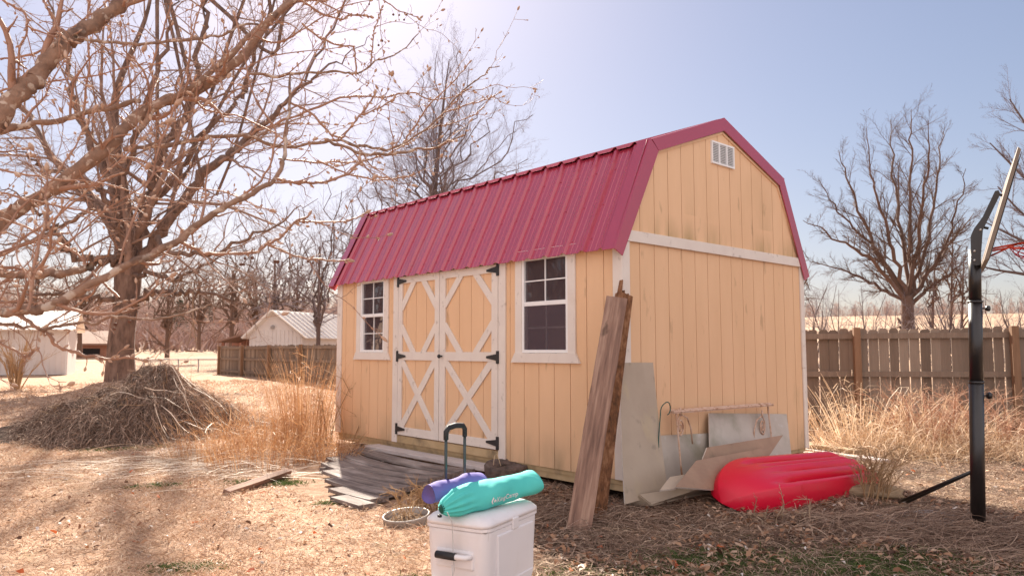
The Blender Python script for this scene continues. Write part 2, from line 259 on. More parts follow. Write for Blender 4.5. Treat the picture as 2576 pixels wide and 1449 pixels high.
# ------------------------------------------------------------------ object helpers
def link(o, parent=None):
    S.collection.objects.link(o)
    if parent is not None: o.parent = parent
    return o
def tag(o, label=None, cat=None, group=None, kind=None):
    if label: o['label'] = label
    if cat: o['category'] = cat
    if group: o['group'] = group
    if kind: o['kind'] = kind
    return o
def thing(name, label, cat, loc=(0, 0, 0), rz=0, group=None):
    o = bpy.data.objects.new(name, None); o.location = loc; o.rotation_euler = (0, 0, rz); o.empty_display_size = .2
    link(o); return tag(o, label, cat, group)
def raw(name, V, Fq, m, parent=None, smooth=False):
    """V (n,3); Fq (k,3 or 4) arrays or list of lists"""
    me = bpy.data.meshes.new(name)
    if isinstance(Fq, np.ndarray):
        k, s = Fq.shape
        me.vertices.add(len(V)); me.vertices.foreach_set('co', np.asarray(V, np.float32).ravel())
        me.loops.add(k*s); me.loops.foreach_set('vertex_index', Fq.astype(np.int32).ravel())
        me.polygons.add(k); me.polygons.foreach_set('loop_start', np.arange(0, k*s, s, dtype=np.int32))
        me.update(calc_edges=True)
    else: me.from_pydata([tuple(v) for v in V], [], Fq)
    if smooth: me.polygons.foreach_set('use_smooth', np.ones(len(me.polygons), bool))
    if m is not None: me.materials.append(m)
    me.validate(); me.update()
    return link(bpy.data.objects.new(name, me), parent)
class MB:
    def __init__(s): s.v = []; s.f = []
    def add(s, V, Fs):
        n = len(s.v); s.v += [tuple(map(float, p)) for p in V]; s.f += [[i+n for i in f] for f in Fs]; return s
    def box(s, x0, x1, y0, y1, z0, z1):
        return s.add([(x0, y0, z0), (x1, y0, z0), (x1, y1, z0), (x0, y1, z0), (x0, y0, z1), (x1, y0, z1), (x1, y1, z1), (x0, y1, z1)],
                     [[0, 3, 2, 1], [4, 5, 6, 7], [0, 1, 5, 4], [1, 2, 6, 5], [2, 3, 7, 6], [3, 0, 4, 7]])
    def prism(s, pts, d):            # polygon pts (3d) pushed along vector d
        n = len(pts); P = [Vector(p) for p in pts]; D = Vector(d)
        return s.add(P+[p+D for p in P], [list(range(n-1, -1, -1)), list(range(n, 2*n))]+[[i, (i+1) % n, n+(i+1) % n, n+i] for i in range(n)])
    def tube(s, pts, r, k=8, caps=True, close=False):
        P = [Vector(p) for p in pts]; n = len(P); R = r if hasattr(r, '__len__') else [r]*n; rings = []; U = None
        for i in range(n):
            if close: T = P[(i+1) % n]-P[i-1]
            else: T = P[min(i+1, n-1)]-P[max(i-1, 0)]
            T.normalize()
            if U is None: U = T.orthogonal().normalized()
            U = (U-T*U.dot(T)).normalized(); W = T.cross(U)
            rings.append([P[i]+(U*cos(2*pi*j/k)+W*sin(2*pi*j/k))*R[i] for j in range(k)])
        V = [p for q in rings for p in q]; Fs = []
        for i in range(n if close else n-1):
            a, b = i*k, ((i+1) % n)*k
            Fs += [[a+j, a+(j+1) % k, b+(j+1) % k, b+j] for j in range(k)]
        if caps and not close: Fs += [list(range(k-1, -1, -1)), [(n-1)*k+j for j in range(k)]]
        return s.add(V, Fs)
    def lathe(s, prof, k=24, c=(0, 0, 0)):   # (r,z) profile
        V = [(c[0]+r*cos(2*pi*j/k), c[1]+r*sin(2*pi*j/k), c[2]+z) for r, z in prof for j in range(k)]
        Fs = [[i*k+j, i*k+(j+1) % k, (i+1)*k+(j+1) % k, (i+1)*k+j] for i in range(len(prof)-1) for j in range(k)]
        return s.add(V, Fs)
    def build(s, name, m, parent=None, smooth=False, bevel=0, bseg=2, auto=False):
        o = raw(name, s.v, s.f, m, parent, smooth)
        if bevel:
            b = o.modifiers.new('bevel', 'BEVEL'); b.width = bevel; b.segments = bseg; b.limit_method = 'ANGLE'; b.angle_limit = radians(35); b.harden_normals = False
        return o
def bx(name, m, parent, *a, bevel=.003): return MB().box(*a).build(name, m, parent, bevel=bevel)
def tubes(name, polys, k, m, parent=None, smooth=True):
    """many tapered tubes as one mesh. polys: list of (P (n,3), R (n,))"""
    groups = {}
    for it in polys: groups.setdefault((len(it[0]), it[2] if len(it) > 2 else k), []).append(it[:2])
    VV, FF, off = [], [], 0
    for (n, k), lst in groups.items():
        P = np.array([a for a, b in lst], float); R = np.array([b for a, b in lst], float); m_ = len(lst)
        T = np.empty_like(P); T[:, 1:-1] = P[:, 2:]-P[:, :-2]; T[:, 0] = P[:, 1]-P[:, 0]; T[:, -1] = P[:, -1]-P[:, -2]
        T /= np.linalg.norm(T, axis=2, keepdims=True)+1e-9
        ov = P[:, -1]-P[:, 0]; ref = np.zeros((m_, 3)); ref[np.arange(m_), np.argmin(np.abs(ov), axis=1)] = 1
        U = np.cross(T, ref[:, None, :]); U /= np.linalg.norm(U, axis=2, keepdims=True)+1e-9; W = np.cross(T, U)
        a = np.arange(k)*2*pi/k
        V = P[:, :, None, :]+R[:, :, None, None]*(U[:, :, None, :]*np.cos(a)[None, None, :, None]+W[:, :, None, :]*np.sin(a)[None, None, :, None])
        VV.append(V.reshape(-1, 3))
        b = (np.arange(m_)*n*k)[:, None, None]+(np.arange(n-1)*k)[None, :, None]; j = np.arange(k)[None, None, :]; j2 = (j+1) % k
        q = np.stack([b+j, b+j2, b+k+j2, b+k+j], -1).reshape(-1, 4)+off; FF.append(q); off += m_*n*k
    return raw(name, np.concatenate(VV), np.concatenate(FF), m, parent, smooth)
def ribbons(name, P, Wd, m, parent=None, prof=None, rng=None, side=None):
    """P (N,K,3) curves -> flat ribbons of width Wd (N,)"""
    N, K, _ = P.shape; rng = rng or RS(1)
    T = P[:, -1]-P[:, 0]; T /= np.linalg.norm(T, axis=1, keepdims=True)+1e-9
    if side is None:
        side = rng.normal(size=(N, 3))
    sd = np.cross(T, side); sd /= np.linalg.norm(sd, axis=1, keepdims=True)+1e-9
    pr = np.linspace(1, .25, K) if prof is None else np.array(prof)
    off = sd[:, None, :]*(Wd[:, None]*pr[None, :]*.5)[:, :, None]
    V = np.stack([P-off, P+off], 2).reshape(-1, 3)
    b = (np.arange(N)*K*2)[:, None]+(np.arange(K-1)*2)[None, :]
    q = np.stack([b, b+1, b+3, b+2], -1).reshape(-1, 4)
    return raw(name, V, q, m, parent, False)
def blades(name, xy, hgt, wid, m, parent=None, seed=1, lean=.5, K=3, curl=.6, zoff=None, zfun=None):
    rng = RS(seed); N = len(xy); a = rng.uniform(0, 2*pi, N); d = np.stack([np.cos(a), np.sin(a)], 1)
    z0 = (zfun or gz)(xy[:, 0], xy[:, 1]) if zoff is None else zoff
    t = np.linspace(0, 1, K)[None, :]; le = lean*rng.uniform(.1, 1.3, N)[:, None]; cu = curl*rng.uniform(0, 1, N)[:, None]; h = hgt[:, None]
    hor = h*(le*t+cu*t*t); ver = h*(t-.5*cu*t*t)
    P = np.stack([xy[:, 0:1]+d[:, 0:1]*hor, xy[:, 1:2]+d[:, 1:2]*hor, z0[:, None]+ver-.004], -1)
    return ribbons(name, P, wid, m, parent, rng=rng)
def strands(name, xy, length, wid, m, parent=None, seed=1, K=6, arch=.25, curl=.8, ang=None, zfun=None, lift=0., angsd=.5):
    """long grass lying on a surface"""
    rng = RS(seed); N = len(xy); a = rng.uniform(0, 2*pi, N) if ang is None else ang+rng.normal(0, angsd, N)
    c = rng.normal(0, curl, N); s = length/(K-1); P = np.zeros((N, K, 3)); P[:, 0, :2] = xy
    for i in range(1, K):
        aa = a+c*(i/(K-1)-.5)
        P[:, i, 0] = P[:, i-1, 0]+np.cos(aa)*s; P[:, i, 1] = P[:, i-1, 1]+np.sin(aa)*s
    t = np.linspace(0, 1, K); ar = np.abs(rng.normal(0, arch, N))*length
    P[:, :, 2] = (zfun or gz)(P[:, :, 0], P[:, :, 1])+ar[:, None]*(4*t*(1-t))[None, :]+(rng.uniform(0, .02, N)+lift)[:, None]
    return ribbons(name, P, wid, m, parent, rng=rng, side=np.array([0, 0, 1])+rng.normal(0, .5, (N, 3)))
# ------------------------------------------------------------------ the ground
def axis_pts():
    a = [0.]; s = .09
    while a[-1] < 330:
        s = .09 if a[-1] < 9 else s*1.07; a.append(a[-1]+s)
    return np.array(a)
ap = axis_pts(); gx = np.concatenate([-ap[:0:-1], ap]); gy = np.concatenate([-ap[40:0:-1]*1.0, ap])
XX, YY = np.meshgrid(gx, gy+2); ZZ = gz(XX, YY); nx, ny = len(gx), len(gy)
idx = np.arange(nx*ny).reshape(ny, nx)
tag(raw('ground', np.stack([XX, YY, ZZ], -1).reshape(-1, 3), np.stack([idx[:-1, :-1], idx[:-1, 1:], idx[1:, 1:], idx[1:, :-1]], -1).reshape(-1, 4), M['ground'], smooth=True), kind='structure')
# ------------------------------------------------------------------ the shed (local: x along the front to the right = 0, y into the building, z up from the sill)
L, W = 4.79, 3.05
shed = thing('garden_shed', 'peach painted barn style shed with a burgundy metal gambrel roof', 'shed', tuple(unshed(0, 0, 0)), -YAW)
WINS = [(-1.215, -.61, 1.005, 1.915), (-4.215, -3.66, 1.005, 1.90)]
DOOR = (-3.345, -1.555, .08, 1.905)
RY, RZ = [-.054, .408, W/2, W-.408, W+.054], [1.92, 2.863, 3.283, 2.863, 1.92]
def roofz(y): return float(np.interp(y, RY, RZ))
def cells(xs, z0, z1, opens, mb, ya, yb, gap):
    for i in range(len(xs)-1):
        a, b = xs[i]+gap/2, xs[i+1]-gap/2
        cut = sorted({a, b, *[q for o in opens for q in o[:2] if a < q < b]})
        for p, q in zip(cut[:-1], cut[1:]):
            mid = (p+q)/2; segs = [(z0, z1)]
            for o in opens:
                if o[0] <= mid <= o[1]:
                    ns = []
                    for s0, s1 in segs:
                        if o[2] > s0: ns.append((s0, min(s1, o[2])))
                        if o[3] < s1: ns.append((max(s0, o[3]), s1))
                    segs = [s for s in ns if s[1]-s[0] > .002]
            for s0, s1 in segs: mb.box(p, q, ya, yb, s0, s1)
grv = [-L+.004]+[-4.398+.2*i for i in range(-1, 22) if -4.7 < -4.398+.2*i < -.06]+[-.004]
ops = WINS+[(DOOR[0]+.01, DOOR[1]-.01, DOOR[2], DOOR[3])]
mb = MB(); cells(grv, 0, 1.99, ops, mb, 0, .012, .007); mb.build('front_wall', M['siding'], shed)
mb = MB(); cells([-L+.012, -.012], .002, 1.99, ops, mb, .0125, .03, 0); mb.build('front_wall_backing', M['siding_dark'], shed)
# gable end toward us, and the far gable, back wall
def gable(x0, x1, name, m, z0=0, split=None, gap=.007):
    ys = [.004]+[.236+.2015*i for i in range(15) if .236+.2015*i < W-.06]+[W-.004]
    mb = MB()
    for a, b in zip(ys[:-1], ys[1:]):
        a2, b2 = a+gap/2, b-gap/2
        ks = [a2]+[k for k in (RY[1], RY[2], RY[3]) if a2 < k < b2]+[b2]
        top = [(k, roofz(k)-.035) for k in ks]
        if split: 
            mb.box(x0, x1, a2, b2, z0, split)
            mb.prism([(x0+.008, a2, split+.0)]+[(x0+.008, b2, split+.0)]+[(x0+.008, y, z) for y, z in reversed(top)], (x1-x0, 0, 0))
        else: mb.prism([(x0, a2, z0), (x0, b2, z0)]+[(x0, y, z) for y, z in reversed(top)], (x1-x0, 0, 0))
    return mb.build(name, m, shed)
gable(-.012, 0, 'gable_wall', M['siding'], split=2.0)
gable(-.03, -.0125, 'gable_wall_backing', M['siding_dark'], gap=0)
gable(-L, -L+.03, 'gable_wall', M['siding'], gap=0)
MB().box(-L+.03, -.03, W-.03, W, 0, 2.0).build('back_wall', M['siding'], shed)
MB().box(-L+.03, -.03, .03, W-.03, .0, .03).build('floor', M['stud'], shed)
mb = MB()                     # studs on the inside
for i in range(11): mb.box(-L+.05+.46*i, -L+.09+.46*i, W-.12, W-.031, .03, 2.0)
for x in (-.98, -.5, -1.45, -3.45, -3.95, -4.4): mb.box(x, x+.04, .031, .12, .03, 1.0)
for x in (-.57, -1.27, -3.62, -4.29): mb.box(x, x+.04, .0312, .12, 1.0, 2.0)
for i in range(6): mb.box(-.12, -.031, .4+.46*i, .44+.46*i, .03, 2.0)
mb.box(-L+.04, -.04, .1, 2.9, 2.02, 2.06); mb.build('wall_studs', M['stud'], shed)
# things stored inside seen as dim shapes through the panes stay out: the inside is dark
for y in (.021, 1.0, 2.0, W-.12): MB().box(-L+.021, -.031, y, y+.10, -.095, -.002).build('skid', M['skid'], shed)
mb = MB(); mb.box(-L+.02, -.022, .012, .02, -.04, .0); mb.box(-.022, -.012, .012, W-.012, -.04, .0); mb.build('floor_rim', M['skid'], shed)
# trim boards
t_ = M['trim']
def tr(name, *a, par=shed, m=None): return MB().box(*a).build(name, m or t_, par, bevel=.003)
tr('corner_trim', -.085, .018, -.018, -.0005, .0, 1.985); tr('corner_trim', .0005, .018, .0, .085, .0, 1.956)
tr('corner_trim', -L-.016, -L+.10, -.018, -.0005, .0, 1.93); tr('corner_trim', -.09, .018, W+.0005, W+.018, -.0, 1.93); tr('corner_trim', .0005, .018, W-.06, W, .86, 1.956); tr('corner_trim', .0005, .016, W-.055, W, .0, .857)
tr('belt_trim', .0075, .027, -.02, W+.02, 1.957, 2.052)
# mildew-green dirt sitting on the belt trim is in the siding material's patches
# windows
def window(i, x0, x1, z0, z1):
    wd = thing('tmp', None, None) if False else None
    mb = MB(); c = .092
    mb.box(x0-c, x0-.001, -.02, -.0005, z0, z1+.0); mb.box(x1+.001, x1+c, -.02, -.0005, z0, z1)
    mb.prism([(x0-c-.025, -.024, z1+.07), (x1+c+.025, -.024, z1+.07), (x1+c, -.024, z1+.0005), (x0-c, -.024, z1+.0005)], (0, .0235, 0))
    o = mb.build('window', t_, shed, bevel=.003)
    MB().prism([(x0-c, -.028, z0+.018), (x1+c, -.028, z0+.018), (x1+c+.055, -.028, z0-.072), (x0-c-.055, -.028, z0-.072)], (0, .0275, 0)).build('sill', t_, o, bevel=.003)
    mb = MB(); f = .028; zi = z0+.02
    mb.box(x0, x0+f, -.014, .04, zi, z1); mb.box(x1-f, x1, -.014, .04, zi, z1); mb.box(x0+f, x1-f, -.014, .04, z1-f, z1); mb.box(x0+f, x1-f, -.016, .04, zi, zi+f)
    zm = (zi+z1)/2+.01; mb.box(x0+f, x1-f, -.010, .036, zm-.02, zm+.02); mb.box(x0+f, x0+f+.018, -.002, .03, zi+f, zm-.02); mb.box(x1-f-.012, x1-f, -.002, .03, zi+f, zm-.02)
    mb.build('window_frame', M['vinyl'], o, bevel=.002)
    xm = (x0+x1)/2; mb = MB(); g = .011
    for (a, b, y) in ((zi+f, zm-.02, .012), (zm+.02, z1-f, .0)):
        mb.box(xm-g/2, xm+g/2, y, y+.008, a, b); h = (a+b)/2; mb.box(x0+f, xm-g/2, y+.001, y+.007, h-g/2, h+g/2); mb.box(xm+g/2, x1-f, y+.001, y+.007, h-g/2, h+g/2)
    mb.build('muntin', M['vinyl'], o)
    for (a, b, y) in ((zi+f, zm-.02, .0215), (zm+.02, z1-f, .0095)):
        MB().box(x0+f+.001, x1-f-.001, y, y+.002, a+.001, b-.001).build('pane', M['glass'], o)
    if i == 0: MB().box(x0+f+.001, x1-f-.001, -.0075, -.0065, zi+f+.001, zm-.021).build('insect_screen', M['screen'], o)
for i, q in enumerate(WINS): window(i, *q)
# door opening trim
mb = MB(); mb.box(-3.452, -3.347, -.02, -.0005, -.0, 1.905); mb.box(-1.553, -1.45, -.02, -.0005, -.02, 1.905)
mb.prism([(-3.50, -.024, 1.975), (-1.405, -.024, 1.975), (-1.45, -.024, 1.9055), (-3.452, -.024, 1.9055)], (0, .0235, 0)); mb.build('door_casing', t_, shed, bevel=.003)
MB().box(-3.345, -1.555, -.012, .03, .0, .078).build('threshold', M['skid'], shed)
def hinge(x, z, d, door, sc=1.):
    mb = MB(); mb.box(x-.017, x+.017, -.034, -.0215, z-.062*sc, z+.062*sc)
    mb.prism([(x+d*.017, -.033, z-.032), (x+d*.17, -.033, z-.010), (x+d*.17, -.033, z+.010), (x+d*.017, -.033, z+.032)], (0, .008, 0))
    mb.build('hinge', M['black'], door, bevel=.002)
def door(x0, x1, si, so, hs):       # x0..x1 leaf, stile widths
    z0, z1 = .09, 1.897
    mb = MB(); xs = [x0+.01]+[g for g in grv if x0+.03 < g < x1-.03]+[x1-.01]
    cells(xs, z0, z1, [], mb, -.002, .02, .006); mb.box(x0+.012, x1-.012, .0205, .028, z0, z1)
    d = mb.build('door', M['siding'], shed)
    f = MB(); f.box(x0, x0+si, -.022, -.0025, z0, z1); f.box(x1-so, x1, -.022, -.0025, z0, z1)
    for a, b in ((1.815, z1), (.937, 1.03), (z0, .18)): f.box(x0+si+.0005, x1-so-.0005, -.0216, -.0025, a, b)
    f.build('door_frame', t_, d, bevel=.003)
    a, b = x0+si, x1-so
    def brace(p, q, wdt, y0):
        p, q = Vector((p[0], 0, p[1])), Vector((q[0], 0, q[1])); t = (q-p).normalized(); n = Vector((-t.z, 0, t.x))*wdt/2; p = p-t*.0; q = q+t*.0
        MB().prism([(v.x, y0, v.z) for v in (p-n, q-n, q+n, p+n)], (0, .0155, 0)).build('brace', t_, d, bevel=.002)
    kx, kz = .235 if b-a < .7 else .27, .27
    for (px, sx) in ((a, 1), (b, -1)):
        for (pz, sz) in ((1.815, -1), (1.03, 1)):
            brace((px-sx*.02, pz+sz*kz+sz*-.0+sz*.02*0-sz*-.02), (px+sx*(kx+.0), pz-sz*.02), .078, -.0185)
    brace((a-.03, .965), (b+.03, .150), .08, -.0190); brace((a-.03, .150), (b+.03, .965), .08, -.0180)
    for z in (1.84, .98, .155): hinge(*( (x0-.005, z, 1) if hs < 0 else (x1+.005, z, -1)), d, 1.0)
    return d
d1 = door(-3.338, -2.535, .078, .082, -1); d2 = door(-2.525, -1.56, .098, .095, 1)
k = MB(); k.tube([(-2.475, -.022, .985), (-2.475, -.05, .985)], .008, 10); 
k.lathe([(.001, 0), (.02, .004), (.023, .016), (.014, .028), (.001, .03)], 14); n0 = len(k.v)-14*5
k.v[n0:] = [(-2.475+x, -.048-z, .985+y) for x, y, z in k.v[n0:]]; k.build('door_knob', M['black'], d2, True)
# roof: ribbed sheets on both lower slopes, both upper slopes
def ribsheet(pa, pb, x0, x1, flip=False):
    """profile along x; pa (y,z) lower edge, pb upper edge"""
    ys = [];  p = .2286; xs = x0+.12
    prof = [(x0, 0)]
    while xs < x1-.12:
        prof += [(xs-.062, 0), (xs-.010, .027), (xs+.012, .027), (xs+.024, 0)]
        for q in (.072, .132): prof += [(xs+q-.007, 0), (xs+q-.002, .0025), (xs+q+.002, .0025), (xs+q+.007, 0)]
        xs += p
    prof = [q for q in prof if q[0] < x1-.01]+[(x1, 0)]
    dy, dz = pb[0]-pa[0], pb[1]-pa[1]; l = sqrt(dy*dy+dz*dz); nyy, nz = -dz/l, dy/l
    if nz < 0: nyy, nz = -nyy, -nz
    V = []; n = len(prof)
    for (yy, zz) in (pa, pb):
        for x, h in prof: V.append((x, yy+nyy*h, zz+nz*h))
    for (yy, zz) in (pa, pb):
        for x, h in prof: V.append((x, yy+nyy*(h-.004), zz+nz*(h-.004)))
    Fs = [[i, i+1, n+i+1, n+i] for i in range(n-1)]+[[2*n+i, 3*n+i, 3*n+i+1, 2*n+i+1] for i in range(n-1)]+[[i, 2*n+i, 2*n+i+1, i+1] for i in range(n-1)]
    return MB().add(V, Fs)
X0, X1 = -L-.045, .020
rf = ribsheet((-.07, 1.888), (.408, 2.863), X0, X1).build('roof', M['roof'], shed)
ribsheet((W+.07, 1.888), (W-.408, 2.863), X0, X1).build('roof_panel', M['roof'], rf)
ribsheet((.375, 2.868), (W/2, 3.283), X0, X1).build('roof_panel', M['roof'], rf)
ribsheet((W-.375, 2.868), (W/2, 3.283), X0, X1).build('roof_panel', M['roof'], rf)
MB().prism([(X0, W/2-.15, 3.262), (X0, W/2, 3.312), (X0, W/2+.15, 3.262), (X0, W/2+.15, 3.256), (X0, W/2, 3.304), (X0, W/2-.15, 3.256)], (X1-X0+.02, 0, 0)).build('ridge_cap', M['roof'], rf)
# wooden deck inside the roof keeps the light out
mb = MB()
for j in range(4):
    a, b = (RY[j], RZ[j]), (RY[j+1], RZ[j+1]); dy, dz = b[0]-a[0], b[1]-a[1]; l = sqrt(dy*dy+dz*dz); n = (dz/l, -dy/l)
    q = [(X0+.02, a[0]+n[0]*.008, a[1]+n[1]*.008), (X0+.02, b[0]+n[0]*.008, b[1]+n[1]*.008), (X0+.02, b[0]+n[0]*.03, b[1]+n[1]*.03), (X0+.02, a[0]+n[0]*.03, a[1]+n[1]*.03)]
    mb.prism(q, (X1-X0-.035, 0, 0))
mb.build('roof_deck', M['siding_dark'], rf)
sc = MB()
for zz_ in (.12, .45, .80):
    for i in range(21):
        x = X0+.12+.2286*i+.05
        if x < X1-.1: y_ = -.07+.478*zz_; z_ = 1.888+.975*zz_; sc.tube([(x, y_, z_), (x, y_-.007, z_+.003)], .006, 6)
sc.build('screws', M['roof'], rf)['kind'] = 'stuff'
# rake trims: angle strips on the gable edge
def rake(xf, th, xin):
    for j in range(4):
        a, b = Vector((0, RY[j], RZ[j])), Vector((0, RY[j+1], RZ[j+1]))
        t = (b-a).normalized(); n = Vector((0, -t.z, t.y)); n = n if n.z > 0 else -n
        if j == 0: a = a-t*.075
        if j == 3: b = b+t*.075
        e = .012
        if j == 1: a = a-t*.02
        if j == 2: b = b+t*.02
        o = (.052 if j == 0 else .026)+(.003 if j in (1, 2) else 0)
        A, B = a+n*o, b+n*o; dp = .115
        c1 = t*(.03 if j == 0 else 0); 
        # inner corner meets neighbour
        ia, ib = A-n*dp, B-n*dp
        if j == 0: ib = Vector((0, .475, 2.795))
        if j == 1: ia = Vector((0, .475, 2.795)); ib = Vector((0, W/2, 3.185))
        if j == 2: ia = Vector((0, W/2, 3.185)); ib = Vector((0, W-.475, 2.795))
        if j == 3: ia = Vector((0, W-.475, 2.795))
        if j == 1: B = Vector((0, W/2, 3.283+.032))
        if j == 2: A = Vector((0, W/2, 3.283+.032))
        off = (.0025 if j in (1, 2) else 0)*(1 if th > 0 else -1)
        mb = MB(); mb.prism([Vector((xf+off, p.y, p.z)) for p in (ia, ib, B, A)], (th, 0, 0))
        s = -1 if th > 0 else 1
        mb.prism([(xf+off, A.y, A.z), (xf+off, B.y, B.z), (xf+off, B.y-n.y*.004, B.z-n.z*.004), (xf+off, A.y-n.y*.004, A.z-n.z*.004)], (s*xin, 0, 0))
        mb.build('rake_trim', M['roof'], rf)
    mb = MB()
for (p0, p1, s_) in (((-.075, 1.883), (.395, 2.86), 1),):      # sloping edge flange that lifts to the rake
    n_y, n_z = -(p1[1]-p0[1]), (p1[0]-p0[0]); l = sqrt(n_y*n_y+n_z*n_z); n_y /= l; n_z /= l
    q = lambda x, h, p: (x, p[0]+n_y*h, p[1]+n_z*h)
    MB().add([q(-.085, .004, p0), q(.014, .050, p0), q(.014, .050, p1), q(-.085, .004, p1), q(-.085, .001, p0), q(.014, .001, p0), q(.014, .001, p1), q(-.085, .001, p1)], [[0, 1, 2, 3], [4, 7, 6, 5], [0, 4, 5, 1], [2, 6, 7, 3]]).build('edge_flange', M['roof'], rf)
rake(.028, .012, .13); rake(-L-.055, -.012, .13)
# light wood strip under the rake, gable vent
mb = MB()
pts = [(-.02, 1.95), (.483, 2.80), (W/2, 3.178), (W-.483, 2.80), (W+.02, 1.95)]
for a, b in zip(pts[:-1], pts[1:]):
    d = Vector((0, b[0]-a[0], b[1]-a[1])).normalized(); n = Vector((0, d.z, -d.y)); n = n if n.z < 0 else -n
    mb.prism([(.0085, a[0], a[1]), (.0085, b[0], b[1]), (.0085, b[0]+n.y*.022, b[1]+n.z*.022), (.0085, a[0]+n.y*.022, a[1]+n.z*.022)], (.012, 0, 0))
mb.build('gable_molding', M['siding'], shed)
v = MB(); y0, y1, z0, z1 = 1.325, 1.715, 2.842, 3.05
for a in (y0, y0+.123, y0+.252, y1-.014): v.box(.0085, .028, a, a+.014, z0, z1)
v.box(.0085, .029, y0+.0005, y1-.0005, z0-.006, z0+.010); v.box(.0085, .029, y0+.0005, y1-.0005, z1-.010, z1+.006)
vo = v.build('gable_vent', M['vinyl'], shed)
v = MB()
for i in range(11):
    z = z0+.016+i*.0165; v.prism([(.011, y0+.014, z+.011), (.011, y1-.014, z+.011), (.024, y1-.014, z), (.024, y0+.014, z)], (.0, 0, .003))
v.build('louver', M['vinyl'], vo)
MB().box(.0085, .0105, y0+.01, y1-.01, z0, z1).build('vent_screen', M['greyplastic'], vo)
# ------------------------------------------------------------------ ramp of sagging boards before the door
ramp = thing('wooden_ramp', 'sagging grey plank ramp in front of the white double doors', 'ramp', tuple(unshed(0, 0, -ZB)), -YAW)
def plank(parent, m, x0, x1, y0, y1, za, zb, th=.035, sag=0., warp=0., seed=0, n=14, name='plank', tilt=0.):
    rg = RS(seed); V = []; Fs = []
    for i in range(n+1):
        t = i/n; x = x0+(x1-x0)*t; z = za+(zb-za)*t-sag*4*t*(1-t); dy = warp*4*t*(1-t)
        j = rg.uniform(-.003, .003, 4)
        V += [(x, y0+dy+j[0], z-th), (x, y1+dy+j[1], z-th+tilt), (x, y1+dy+j[2], z+tilt), (x, y0+dy+j[3], z)]
    for i in range(n):
        a, b = 4*i, 4*i+4
        Fs += [[a+k_, b+k_, b+(k_+1) % 4, a+(k_+1) % 4] for k_ in range(4)]
    Fs += [[3, 2, 1, 0], [4*n, 4*n+1, 4*n+2, 4*n+3]]
    return MB().add(V, Fs).build(name, m, parent, bevel=.004)
plank(ramp, M['palewood'], -3.68, -1.46, -.235, -.035, .150, .155, .04, sag=.004, seed=1, name='threshold_plank')
pr = [(-3.60, -1.62, -.44, -.255, .135, .125, .030, -.01), (-3.52, -1.58, -.655, -.470, .110, .12, .040, -.03), (-3.46, -1.55, -.838, -.663, .092, .110, .034, -.04),
      (-3.22, -1.50, -1.018, -.843, .078, .098, .026, -.04), (-2.85, -1.45, -1.196, -1.023, .066, .083, .018, -.03), (-2.45, -1.40, -1.374, -1.201, .055, .068, .010, -.02),
      (-2.05, -1.34, -1.545, -1.380, .045, .053, .004, -.01), (-1.72, -1.24, -1.70, -1.551, .040, .042, .0, .0)]
for i, (a, b, c, d, za, zb, sg, wp) in enumerate(pr): plank(ramp, M['greywood'], a, b, c, d, za, zb, .032, sg, wp, seed=i+5)
mb = MB()
for x in (-3.1, -2.4, -1.7): MB().box(x, x+.04, -1.1, -.26, -.02, .055).build('joist', M['greywood'], ramp)
# ------------------------------------------------------------------ leaning planks
def board_between(name, a, b, wdt, th, wdir, m, parent=None, n=10, seed=0, rough_end=False):
    """board with object z along its length, so the grain follows"""
    a, b = Vector(a), Vector(b); z = (b-a).normalized(); x = Vector(wdir); x = (x-z*x.dot(z)).normalized(); y = z.cross(x); l = (b-a).length
    rg = RS(seed); V = []; Fs = []
    for i in range(n+1):
        h = l*i/n; e = rg.uniform(-.003, .003, 4)
        for (sx, sy_2, k_) in ((-1, -1, 0), (1, -1, 1), (1, 1, 2), (-1, 1, 3)):
            hh = h+(rg.uniform(-.03, .05) if (rough_end and i == n) else 0)
            V.append((sx*wdt/2+e[k_], sy_2*th/2, hh))
    for i in range(n):
        p, q = 4*i, 4*i+4; Fs += [[p+k_, p+(k_+1) % 4, q+(k_+1) % 4, q+k_] for k_ in range(4)]
    Fs += [[3, 2, 1, 0], [4*n, 4*n+1, 4*n+2, 4*n+3]]
    o = MB().add(V, Fs).build(name, m, parent, bevel=.005)
    o.matrix_world = Matrix.Translation(a) @ Matrix((x, y, z)).transposed().to_4x4(); return o
a = gnd(1455, 1338, .0); b = at(1552, 750, 5.93)
vw = Vector((.93, -.1, 0))
P1 = board_between('leaning_plank', a, b, .168, .045, vw, M['oldplank'], seed=3)
tag(P1, 'wide weathered brown plank leaning on the shed corner, nearer of the two', 'plank')
l1 = (Vector(b)-Vector(a)).length
a2 = gnd(1500, 1318, .0)+np.array([0, .05, 0]); b2 = at(1570, 742, 6.03)
P2 = board_between('leaning_plank', a2, b2, .15, .06, Vector((.75, .6, 0)), M['rotwood'], seed=4, rough_end=True)
tag(P2, 'rotten rust brown board with a splintered top, tucked behind the wide leaning plank', 'plank')
sp = MB(); 
for (dx, h0, h1, wd_) in ((-.055, -.08, .11, .035), (-.02, -.05, .03, .03), (.03, -.05, .02, .04)):
    L2 = (Vector(b2)-Vector(a2)).length
    sp.prism([(dx-wd_/2, -.02, L2+h0), (dx+wd_/2, -.02, L2+h0), (dx+.004, -.02, L2+h1), (dx-.004, -.02, L2+h1)], (0, .035, 0))
sp.build('splinter', M['rotwood'], P2)
